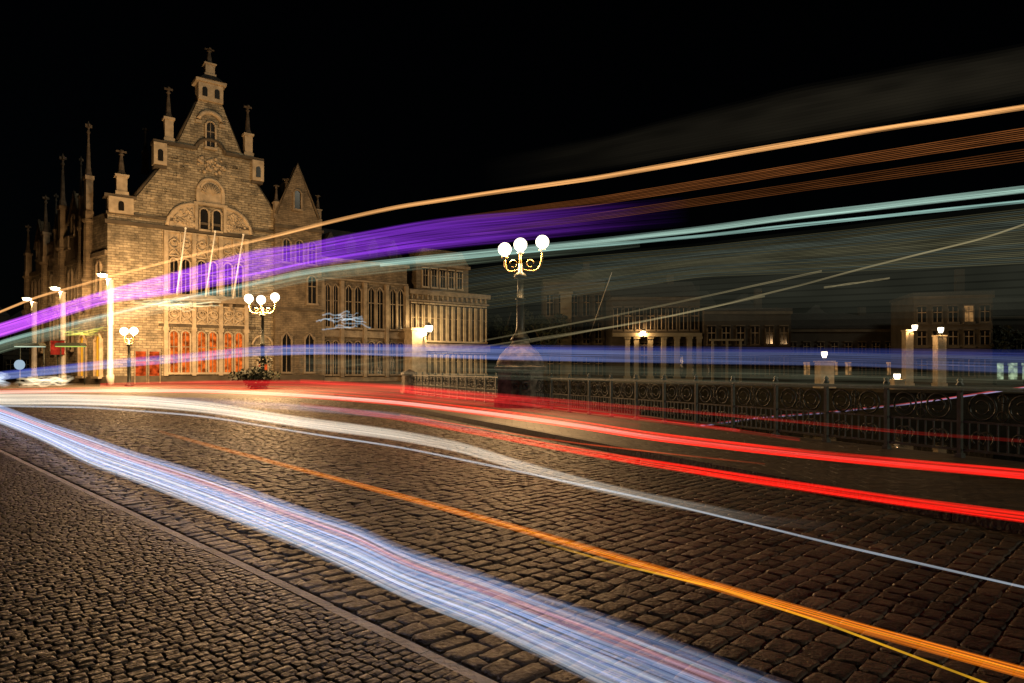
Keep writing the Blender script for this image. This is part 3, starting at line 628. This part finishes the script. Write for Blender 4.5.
wl = empty('wall_lamp', (17.6, 91.6, 0)); tag(wl, 'bright bracket lantern above the lit colonnade across the canal', 'wall lamp')
b = MB(); b.tube([(0, .9, 5.7), (0, .3, 5.75), (0, 0, 5.9)], .06, 6); b.lathe([(.06, 5.85), (.2, 5.95), (.2, 6.0)], 0, 0, 8); b.lathe([(.34, 6.6), (.1, 6.85), (.03, 6.95)], 0, 0, 8); b.build('lamp_bracket', M['iron'], wl)
b = MB(); b.lathe([(.2, 6.0), (.34, 6.3), (.34, 6.6)], 0, 0, 10); b.build('lantern', M['globe'], wl); point(wl, (0, 0, 6.3), 1000, r=.2)

# ------------------------------------------------------------------ iron railing on the bridge
def railing(label, s0, npan, L):
    x, y = rl(s0); e = empty('iron_railing', (x, y, .1), math.atan2(RD[1], RD[0])); tag(e, label, 'railing', 'bridge railings')
    pm = MB(); 
    pm.box(.02, L-.05, -.012, .012, .1, .135); pm.box(.02, L-.05, -.012, .012, .52, .55)
    for k in range(1, 9):
        xx = L*k/9; pm.box(xx-.01, xx+.01, -.01, .01, .135, .52)
    for cx in (L*.27, L*.73):
        pm.arc(cx, .76, .185, 0, 0, 360, .017, 20); pm.arc(cx, .76, .1, 0, 30, 330, .013, 14)
        for q in (-1, 1): pm.arc(cx+q*.05, .3, .1, 0, 90-q*140, 90+q*140, .014, 12)
    pm.arc(L*.5, .64, .07, 0, 0, 360, .012, 10); pm.arc(L*.5, .89, .06, 0, 0, 360, .012, 10)
    pm.tube([(L*.5, 0, .55), (L*.5, 0, .97)], .011, 5)
    panel = pm.build('panel', M['iron'], e)
    q = MB(); q.box(-.03, .03, -.03, .03, 0, 1.0); q.lathe([(.05, 1.055), (.055, 1.09), (.03, 1.12), (.045, 1.15), (.005, 1.2)], 0, 0, 8); q.box(-.05, .05, -.05, .05, 0, .06); post = q.build('post', M['iron'], e)
    for k in range(1, npan):
        for o in (panel, post):
            n = o.copy(); COL.objects.link(n); n.parent = e; n.location = (k*L, 0, 0)
    q = MB(); q.box(0, npan*L, -.045, .045, 1.0, 1.05); q.build('top_rail', M['iron'], e)
    return e
railing('ornate iron railing with scroll rings running from the lamp pedestal to the right edge', -27.6, 22, 1.2)
railing('ornate iron railing running from the lamp pedestal back to the squat stone post', 1.15, 12, 1.1)

# ------------------------------------------------------------------ trees, plants, street things
def leaves(mb, cx, cy, cz, rx, rz, n, s, clumps=14):
    cl = [(random.gauss(0, .45)*rx, random.gauss(0, .45)*rx, random.gauss(0, .45)*rz, random.uniform(.25, .5)) for _ in range(clumps)]
    for _ in range(n):
        a = random.choice(cl); d = Vector((random.gauss(0, 1), random.gauss(0, 1), random.gauss(0, 1))).normalized()*a[3]*random.random()**.4
        p = Vector((cx+a[0]+d.x*rx, cy+a[1]+d.y*rx, cz+a[2]+d.z*rz)); u = Vector((random.gauss(0, 1), random.gauss(0, 1), random.gauss(0, 1))).normalized(); v = u.orthogonal().normalized()
        ss = s*random.uniform(.6, 1.3); i = [mb.pt(p+u*ss), mb.pt(p+v*ss*.5), mb.pt(p-u*ss), mb.pt(p-v*ss*.5)]; mb.face(i)
def tree(label, x, y, z, h, r, n=1500):
    e = empty('leafy_tree', (x, y, z)); tag(e, label, 'tree', 'trees along the canal')
    b = MB(); b.tube([(0, 0, 0), (.1, 0, h*.3), (0, .1, h*.6)], [.28, .2, .1], 8)
    for k in range(6):
        a = k*1.05; b.tube([(.05, 0, h*(.32+.04*k)), (r*.6*math.cos(a), r*.6*math.sin(a), h*(.6+.05*k))], [.1, .03], 5)
    b.build('trunk', M['bark'], e)
    b = MB(); leaves(b, 0, 0, h*.68, r, h*.34, n, .28); b.build('crown', M['leaf'], e)
tree('dark leafy tree left of the central lamp post across the water', -1.4, 101, 0, 11.5, 4.2)
tree('dark leafy tree directly behind the central lamp post to its right', 4.6, 93.5, -.3, 10.5, 3.2)
tree('dark round tree before the house at the right edge', 56.5, 80, -.3, 7.5, 4)
pl = empty('dark_shrub', (-19.2, 51.0, 0)); tag(pl, 'wide dark leafy shrub crowding the foot of the three globe lamp', 'shrub')
b = MB()
for k in range(9): b.tube([(random.uniform(-.3, .3), random.uniform(-.2, .2), 0), (random.uniform(-1, 1), random.uniform(-.5, .5), random.uniform(.9, 1.6))], [.05, .02], 5)
b.build('stem', M['bark'], pl)
b = MB(); leaves(b, 0, 0, 1.0, 1.45, 1.0, 1500, .13, 22); b.build('foliage', M['leaf'], pl)
def sign(name, label, x, y, z, wd, h, m, cat):
    e = empty(name, (x, y, 0)); tag(e, label, cat)
    b = MB(); b.tube([(0, 0, 0), (0, 0, z)], .06, 6); b.build('pole', M['iron'], e)
    b = MB(); b.box(-wd/2, wd/2, -.1, .1, z, z+h); b.build('board', m, e)
    b = MB(); b.box(-wd/2-.05, wd/2+.05, -.13, .13, z+h, z+h+.07); b.box(-wd/2-.05, wd/2+.05, -.13, .13, z-.07, z-.003); b.build('board_frame', M['iron'], e)
sign('hanging_sign', 'square red sign on a thin pole left of the yellow doorway', -44.2, 66.4, 2.9, 1.25, 1.35, lit_mat('red_lit_sign', (1, .07, .03), .4), 'sign')
e = empty('lit_clock', (-42.2, 58.5, 0)); tag(e, 'round pale blue lit disc on a post at the far left', 'lit sign')
b = MB(); b.tube([(0, 0, 0), (0, 0, 1.5)], .06, 6); b.build('pole', M['iron'], e)
b = MB(Matrix.Rotation(R(90), 4, 'X') @ Matrix.Translation((0, 1.85, 0))); b.lathe([(.42, -.08), (.42, .08)], 0, 0, 20, False); b.build('disc', emit('pale_blue_disc', (.6, .8, 1), .6), e)
for x, y, lab, cl in ((-46.6, 66, 'white lit shop canopy left of the red sign', (.8, 1, .75)), (-42.4, 65.6, 'greenish lit canopy just right of the red sign', (.75, 1, .2))):
    e = empty('shop_canopy', (x, y, 0)); tag(e, lab, 'canopy')
    b = MB(); b.prism([(-1.3, 3.7), (1.3, 3.7), (1.1, 4.0), (-1.1, 4.0)], -.5, .5); b.build('roof', M['iron'], e)
    b = MB(); b.box(-1.2, 1.2, -.45, .45, 3.62, 3.69); b.build('light_panel', emit('canopy_light', cl, .7), e)
    b = MB()
    for xx in (-1.15, 1.15): b.tube([(xx, .3, 0), (xx, .3, 3.62)], .05, 6)
    b.build('leg', M['iron'], e)

# ------------------------------------------------------------------ trails left by passing lamps, as luminous strands along each vehicle's path
def curve_y(pts, xs):
    P = sorted(pts); X = np.array([p[0] for p in P], float); Y = np.array([p[1] for p in P], float)
    y = np.interp(xs, X, Y)
    if len(xs) > 8:
        k = np.array([1, 2, 3, 2, 1])/9.0; y2 = np.convolve(np.pad(y, 2, mode='reflect', reflect_type='odd'), k, 'valid'); y = y2
    return y
BUSX = np.array([-400, -60, 0, 100, 330, 600, 1024, 1250]); BUSY = np.array([60, 25, 21, 13.7, 8.4, 6.4, 4.7, 4.2])
def trail(label, up, lo, depth, cols, n, val, rfac=.6, seed=1, jit=.15, fade=None, group=None, xr=None, nseg=72, ends=0.0, edge=.35, tint=None, svar=(.45, 1.6)):
    """up / lo: the streak's upper and lower outline as (px, py) seen from the kerb; depth: ('z', lamp height) or ('bus',) or ('y', y0, y1)."""
    r_ = np.random.default_rng(seed)
    xa = max(min(p[0] for p in up), min(p[0] for p in lo)) if xr is None else xr[0]; xb = max(p[0] for p in up) if xr is None else xr[1]
    xs = np.linspace(xa, xb, nseg); yu = curve_y(up, xs); yl = curve_y(lo, xs)
    yc = (yu+yl)/2
    if depth[0] == 'z': Yc = F*(CAM_Z-depth[1])/np.maximum(yc-370, 6)
    elif depth[0] == 'bus': Yc = np.interp(xs, BUSX, BUSY)
    else: Yc = 1/np.interp(xs, [xa, xb], [1/depth[1], 1/depth[2]])
    V = []; Fc = []; G = []; ns = 6
    for i in range(n):
        q = (i+.5)/n if n > 1 else .5
        a0 = 0; a1 = nseg
        if ends and n > 1: a0 = int(r_.uniform(0, ends)*nseg); a1 = nseg-int(r_.uniform(0, ends)*nseg)
        qx = np.linspace(0, 1, nseg); wob = jit/n*sum(r_.normal(0, .6)*np.sin(f_*qx*6.28+r_.uniform(0, 6.28)) for f_ in (.6, 1.3, 2.7, 4.1)) if n > 1 else np.zeros(nseg)
        qq = np.clip(q+wob, 0, 1); py = yu+(yl-yu)*qq; Y = Yc*(1+r_.uniform(-.012, .012))
        rad = np.maximum((yl-yu)/n*rfac, .35)*Y/F*(r_.uniform(.7, 1.5) if n > 3 and svar[0] < .7 else 1)
        P = np.stack([(xs-512)*Y/F, Y, CAM_Z-(py-370)*Y/F], 1)[a0:a1]; rad = rad[a0:a1]
        if len(P) < 3: continue
        T_ = np.gradient(P, axis=0); T_ /= np.linalg.norm(T_, axis=1)[:, None]
        U = np.cross(T_, [0, 0, 1.0]); U /= np.linalg.norm(U, axis=1)[:, None]; B = np.cross(T_, U)
        th = np.arange(ns)*2*math.pi/ns
        ring = P[:, None]+rad[:, None, None]*(U[:, None]*np.cos(th)[None, :, None]+B[:, None]*np.sin(th)[None, :, None])
        base = sum(len(v) for v in V); V.append(ring.reshape(-1, 3)); m_ = len(P)
        ii, jj = np.meshgrid(np.arange(m_-1), np.arange(ns), indexing='ij'); j2 = (jj+1) % ns
        Fc.append(base+np.stack([ii*ns+jj, ii*ns+j2, (ii+1)*ns+j2, (ii+1)*ns+jj], -1).reshape(-1, 4))
        col = np.array(cols(q, r_) if callable(cols) else cols)
        s = val*(r_.uniform(*svar) if n > 3 else 1)
        if n > 5: s *= min(1, edge+(1-edge)*min(q, 1-q)*6)
        f = np.ones(nseg) if fade is None else np.interp(xs, [p[0] for p in fade], [p[1] for p in fade])
        fl = 1+.16*sum(r_.normal(0, 1)*np.sin(f_*np.linspace(0, 6.28, nseg)+r_.uniform(0, 6.28)) for f_ in (1, 2.3, 5, 8.7))
        cc = np.broadcast_to(col[None], (nseg, 3))
        if tint is not None: wt = np.interp(xs, [tint[0], tint[1]], [1, 0])[:, None]; cc = cc*(1-wt)+np.array(tint[2])[None]*wt
        G.append(np.repeat((s*f*np.clip(fl, .3, 2))[a0:a1, None]*cc[a0:a1], ns, 0))
    V = np.concatenate(V); o = raw('light_trail', V, np.concatenate(Fc), M['trail'], True)
    if len(o.data.vertices) == len(V):
        at = o.data.attributes.new('glow', 'FLOAT_COLOR', 'POINT'); g_ = np.ones((len(V), 4), np.float32); g_[:, :3] = np.concatenate(G); at.data.foreach_set('color', g_.ravel())
    return tag(o, label, 'light trail', group or 'light trails of passing traffic')
def off(pts, d0, d1=None):
    d1 = d0 if d1 is None else d1; a, b = min(p[0] for p in pts), max(p[0] for p in pts)
    return [(x, y+d0+(d1-d0)*(x-a)/(b-a)) for x, y in pts]
def blues(q, r_):
    k = r_.random()
    if .2 < q < .4 and k < .45: return (1, .5, .62)
    if k < .14: return (1, 1, .96)
    return (.4, .53, 1.0) if k < .65 else (.58, .72, 1.0)
fu = [(-60, 392), (0, 404), (44, 421), (89, 435), (133, 451), (177, 464), (222, 478), (266, 494), (310, 509), (355, 523), (399, 545), (440, 559), (476, 570), (534, 591), (612, 617), (690, 646), (790, 683), (900, 725)]
fl_ = [(-60, 404), (0, 424), (44, 442), (89, 466), (146, 486), (191, 504), (222, 517), (266, 535), (300, 549), (359, 577), (399, 597), (437, 613), (495, 636), (573, 674), (590, 683), (680, 722), (900, 822)]
trail('broad pale blue headlight streak running diagonally across the near lane', fu, fl_, ('z', .33), blues, 120, .058, seed=3, jit=2.2, rfac=2.0, edge=.12, fade=[(-60, 1.4), (250, 1.15), (560, .72), (800, .36), (900, .25)], nseg=110)
ow = [(-60, 390), (0, 394), (60, 394), (140, 397), (205, 403), (300, 419), (400, 433), (461, 445), (522, 465), (583, 482), (644, 497), (765, 521), (850, 529)]
trail('wide cream white streak curving along the middle lane', off(ow, 0, -6), off(ow, 12, 4), ('z', .62), lambda q, r_: (1, .9, .74), 26, .1, seed=4, rfac=1.5, jit=.3, svar=(.7, 1.3), fade=[(-60, 1.3), (250, 1.2), (420, .75), (560, .5), (640, .28), (720, .1), (780, .02), (850, .0)])
bl_ = [(-60, 403), (0, 405), (88, 406), (205, 415), (300, 431), (400, 446), (522, 471), (644, 497), (765, 526), (826, 541), (1024, 586), (1100, 603)]
trail('thin white blue streak below the cream streak reaching the right edge', off(bl_, .2), off(bl_, 1.8, 2.4), ('z', .62), (.75, .87, 1), 2, .15, fade=[(-60, 1.4), (400, 1), (1024, .9)])
lv = [(120, 394), (205, 398), (300, 404), (400, 413), (460, 424), (520, 436)]
trail('faint lavender streak between the cream streak and red streak', lv, off(lv, 8, 6), ('z', .7), lambda q, r_: (.6, .62, 1), 7, .07, seed=8, fade=[(120, .4), (300, 1), (520, 0)])
rm = [(-60, 392), (0, 391), (88, 390), (205, 389.5), (300, 394), (400, 401.5), (461, 409), (522, 416.5), (583, 425), (644, 435), (765, 449.5), (900, 463), (1024, 474), (1100, 482)]
trail('bright pinkish white core of the main red tail light streak', off(rm, -.6, -.6), off(rm, 2.4, 2.4), ('z', .72), lambda q, r_: (1, .7, .6), 3, .26, fade=[(-60, 1.0), (400, 1), (560, .8), (700, .12), (1100, 0)])
trail('main solid red tail light streak passing before the railing', off(rm, -2.0, -4.5), off(rm, 2.5, 5.5), ('z', .72), lambda q, r_: (1, .012, .008), 8, .36, seed=5, fade=[(-60, .2), (150, .5), (400, .8), (640, 1), (1100, 1.1)], edge=.8)
ru = [(100, 383), (205, 380), (300, 379.5), (400, 384), (461, 390), (522, 395), (640, 407)]
rlw = [(100, 388), (205, 388), (300, 392), (400, 399), (461, 406), (522, 413), (640, 431)]
trail('broad hazy red streak filling the lane below the lit windows', ru, rlw, ('z', .95), lambda q, r_: (1, .03, .03), 30, .085, rfac=1.1, seed=6, fade=[(100, .5), (220, .9), (420, 1.05), (520, .45), (640, .12)])
for k, (pts, v, lab) in enumerate(((([(440, 397), (520, 400), (600, 411), (700, 425), (800, 440)]), .05, 'dim red thread lying between the two faint red threads'),
                        (([(300, 381), (400, 386.5), (522, 397), (640, 407.5), (760, 418), (900, 432), (1024, 441)]), .07, 'faint red thread seen across the upper part of the railing'),
                        (([(400, 391), (520, 404), (640, 419), (740, 431)]), .09, 'short dim red thread just above the main red streak'))):
    trail(lab, off(pts, -1.6), off(pts, 1.6), ('z', 1.0), (1, .04, .03), 4, v, seed=20+k, fade=[(300, 1.8), (640, 1), (1024, .35)])
r2 = [(300, 404), (400, 418), (491, 435), (567, 449), (644, 462), (765, 481), (887, 499), (1024, 517), (1100, 527)]
trail('lower red tail light streak widening towards the right edge', off(r2, -2, -5.5), off(r2, 2.2, 6), ('z', .66), lambda q, r_: (1, .012, .006), 9, .28, seed=7, fade=[(300, .1), (400, .35), (560, .85), (700, 1.15), (1100, 1.2)], edge=.8)
r3 = [(400, 415), (461, 425), (520, 435), (583, 444), (680, 455), (765, 464)]
trail('thin wavering red orange thread between the two red streaks', off(r3, -.6), off(r3, .6), ('z', .66), (1, .1, .02), 1, .25, fade=[(400, .8), (650, .7), (765, .1)])
og = [(158, 431), (200, 443), (250, 456), (400, 496), (520, 529), (609, 555), (700, 582), (860, 628), (1024, 673), (1100, 694)]
trail('bright orange indicator streak along the middle of the cobbled road', off(og, -1.5, -7), off(og, 1.8, 6), ('z', .55), lambda q, r_: (1, .23 if r_.random() < .7 else .34, .012), 9, .3, seed=9, fade=[(158, .06), (220, .25), (300, .45), (500, .8), (1100, 1)], edge=.7)
oy = [(540, 542), (609, 562), (717, 588), (827, 624), (985, 683), (1040, 704)]
trail('thin yellow thread splitting off below the orange streak', off(oy, -.8, -1), off(oy, .8, 1), ('z', .5), (1, .5, .02), 1, .3, fade=[(540, .2), (700, 1)])
bu = [(-60, 379), (0, 371), (60, 365), (100, 360), (200, 352), (250, 346), (330, 343.5), (500, 345), (700, 347), (1024, 350), (1100, 351)]
bw_ = [(-60, 386), (0, 380), (60, 374), (100, 369), (200, 361), (250, 356), (330, 354), (500, 360), (700, 364), (850, 366), (1024, 374), (1100, 376)]
trail('level periwinkle blue band crossing the whole picture before the buildings', bu, bw_, ('bus',), lambda q, r_: (.34, .44, 1.0) if q > .25 else (.16, .22, 1), 30, .05, rfac=1.3, seed=11, fade=[(-60, 1.6), (200, 1.5), (420, 1.3), (560, .9), (700, .55), (1100, .36)], group='bus light trails')
bv = [(300, 356), (500, 362), (700, 366), (1024, 372)]
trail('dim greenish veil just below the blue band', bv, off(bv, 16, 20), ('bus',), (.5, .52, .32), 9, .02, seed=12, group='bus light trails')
pu = [(-60, 340), (0, 323), (50, 307), (107, 289), (160, 276), (200, 264), (256, 249), (300, 244), (353, 233), (405, 224), (460, 216), (520, 211), (600, 204), (690, 196)]
plw = [(-60, 352), (0, 338), (60, 318), (107, 303), (160, 297), (200, 289), (256, 280), (300, 269), (353, 261), (405, 253), (458, 247), (520, 241), (600, 233), (690, 226)]
trail('broad glowing purple band rising across the gable building', pu, plw, ('bus',), lambda q, r_: (.36, .055, 1.0), 40, .15, rfac=1.0, seed=13, fade=[(-60, 1.6), (110, 1.2), (240, .95), (405, .62), (470, .45), (530, .24), (590, .09), (640, .02), (690, 0)], group='bus light trails', jit=.3, tint=(40, 260, (.62, .1, 1)))
mt = [(-60, 365), (0, 341), (31, 333), (92, 318), (154, 303), (215, 291), (256, 283), (300, 271.5), (400, 260), (500, 250), (600, 240), (700, 228.5), (800, 214.5), (900, 203), (1024, 188), (1100, 180)]
trail('upper pale mint streak rising to the right edge', off(mt, -1.5, -2.5), off(mt, 2.5, 5), ('bus',), lambda q, r_: (.55, .85, .72), 7, .15, seed=14, fade=[(-60, 1.0), (256, .8), (600, .8), (800, 1.0), (1100, 1.15)], group='bus light trails')
ml = [(380, 265), (500, 254), (600, 245), (700, 236), (800, 224.5), (900, 214), (1024, 201), (1100, 194)]
trail('lower thin mint streak just beneath the upper mint streak', off(ml, -1, -1.4), off(ml, 1.6, 2), ('bus',), lambda q, r_: (.5, .85, .75), 3, .17, seed=15, group='bus light trails')
mh = off(mt, 2); trail('soft wide greenish glow strand under the mint streak at left', mh, off(mh, 10, 10), ('bus',), lambda q, r_: (.6, .75, .5), 9, .035, seed=16, xr=(-40, 640), fade=[(-60, 1.5), (300, 1.3), (640, .3)], group='bus light trails')
to = [(-60, 334), (0, 312), (20, 303), (40, 295), (70, 288), (107, 277), (160, 263), (200, 253), (256, 240), (330, 221.5), (400, 206), (500, 191), (600, 177), (724, 155), (848, 134), (1024, 107), (1100, 97)]
trail('topmost single orange streak rising from the left edge to upper right', off(to, -1.2, -3), off(to, 1.2, 3), ('bus',), lambda q, r_: (1, .48, .16), 4, .26, seed=17, fade=[(-60, 1.0), (256, .9), (420, 1.0), (1100, .95)], group='bus light trails', nseg=110)
for k, (u0, u1, v, n, lab) in enumerate((([(430, 220), (600, 196), (800, 163), (1024, 127), (1100, 116)], [(430, 225), (600, 205), (800, 174), (1024, 141), (1100, 130)], .075, 7, 'sheaf of fine orange lines below the topmost orange streak'),
                       ([(470, 231), (600, 212), (800, 182), (1024, 148), (1100, 138)], [(470, 236), (600, 220), (800, 192), (1024, 162), (1100, 151)], .04, 6, 'lower sheaf of dim fine orange lines above the mint streaks'))):
    trail(lab, u0, u1, ('bus',), (1, .32, .08), n, v, rfac=.22, seed=30+k, jit=0, svar=(.85, 1.2), fade=[(430, 0), (580, .7), (700, 1)], group='bus light trails', edge=1)
gv = [(430, 275), (520, 262), (700, 246), (850, 229), (1024, 208), (1100, 200)]
gw = [(430, 318), (520, 305), (700, 277), (850, 272), (1024, 264), (1100, 260)]
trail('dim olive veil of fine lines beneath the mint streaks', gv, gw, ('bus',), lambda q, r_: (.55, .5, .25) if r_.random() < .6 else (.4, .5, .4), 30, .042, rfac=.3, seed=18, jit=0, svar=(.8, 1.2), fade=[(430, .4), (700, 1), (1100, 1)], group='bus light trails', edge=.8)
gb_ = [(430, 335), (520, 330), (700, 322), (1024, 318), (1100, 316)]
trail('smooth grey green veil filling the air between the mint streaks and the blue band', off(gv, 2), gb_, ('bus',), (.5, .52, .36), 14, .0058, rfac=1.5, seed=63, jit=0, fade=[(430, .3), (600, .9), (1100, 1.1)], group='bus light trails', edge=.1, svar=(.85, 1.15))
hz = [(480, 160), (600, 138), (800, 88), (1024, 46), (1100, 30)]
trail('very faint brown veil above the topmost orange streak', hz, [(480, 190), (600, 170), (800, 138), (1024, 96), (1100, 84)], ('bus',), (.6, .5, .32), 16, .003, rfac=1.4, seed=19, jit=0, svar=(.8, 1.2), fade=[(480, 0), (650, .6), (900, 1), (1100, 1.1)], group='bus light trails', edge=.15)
for k, (pts, v, lab) in enumerate((([(330, 363), (400, 355), (480, 341), (600, 318.5), (700, 297.5), (822, 271)], .05, 'uppermost thin yellow green line slanting up past the pedestal'),
                        ([(330, 368), (400, 360), (500, 344), (620, 326), (700, 310), (800, 285.5), (880, 264), (985, 238), (1040, 219)], .07, 'longest thin yellow line slanting up to the right edge'),
                        ([(500, 347), (650, 320), (765, 296)], .05, 'shorter thin yellow line below the two slanting lines'),
                        ([(824, 287.5), (890, 278)], .06, 'short isolated pale line in the dark sky at right'))):
    trail(lab, off(pts, -.9), off(pts, .9), ('bus',), (1, .82, .42), 2, v, rfac=.5, seed=40+k, fade=[(330, .15), (600, .8), (900, 1.1)], group='slanting yellow light threads')
ct = [(690, 427), (760, 417), (830, 412), (900, 404.5), (950, 398), (1024, 387), (1060, 382)]
trail('distant red and white thread running along the far water', off(ct, -.8), off(ct, 1.2), ('y', 38, 50), lambda q, r_: (1, .12, .12) if q < .5 else (.7, .6, 1), 2, .17, seed=50, nseg=160, fade=[p for k in range(22) for p in ((690+k*9, .05), (692+k*9, .8), (694+k*9, .75), (696+k*9, .05))]+[(900, .5), (930, 1.0), (1060, 1.1)])
def scribble(label, x, y, wpx, hpx, Y, col, v, n, seed):
    r_ = np.random.default_rng(seed); b = MB()
    for k in range(n):
        a = x-wpx/2+r_.uniform(0, wpx*.5); L_ = r_.uniform(.1, .5)*wpx; y0 = y+r_.normal(0, .22)*hpx; pts = []; sl, wv, fr, ph = r_.normal(0, hpx*.22), r_.uniform(0, hpx*.1), r_.uniform(.2, .9), r_.uniform(0, 6)
        for q in range(12):
            px = a+L_*q/11; py = y0+sl*q/11+wv*math.sin(q*fr+ph)+r_.normal(0, hpx*.025); yy = Y*(1+.03*math.sin(k))
            pts.append(((px-512)*yy/F, yy, CAM_Z-(py-370)*yy/F))
        b.tube(pts, r_.uniform(.35, .9)*Y/F, 5)
    m_ = emit('scribble_light', col, v, True); return tag(b.build('light_trail', m_), label, 'light trail', 'small flickers of moving light')
scribble('flickering pale yellow tangle across the middle of the gable front', 185, 305, 110, 12, 30, (1, .9, .5), .16, 22, 1)
scribble('flickering yellow green tangle over the left corner doorway', 90, 333, 66, 10, 30, (.8, .8, .12), .14, 16, 2)
scribble('flickering pale blue tangle before the tall pointed windows', 346, 319, 60, 18, 25, (.55, .75, .9), .12, 14, 3)
hd = [(14, 379), (45, 378), (76, 376)]
trail('row of warm white headlight flickers at the far left of the road', off(hd, -1), off(hd, 8), ('y', 45, 45), lambda q, r_: (1, .8, .5), 12, .2, seed=61, rfac=1.2, jit=1.5, fade=[(14, .2), (24, 1), (60, 1.1), (76, .1)], nseg=24, ends=.25, edge=.3)
hd = [(-40, 378), (0, 376), (14, 377)]
trail('cold white headlight flickers at the left picture edge', off(hd, -4), off(hd, 9), ('y', 45, 45), lambda q, r_: (.8, .9, 1), 12, .14, seed=62, rfac=1.2, jit=1.5, fade=[(-40, 1), (4, 1), (14, .1)], nseg=24, ends=.25, edge=.3)
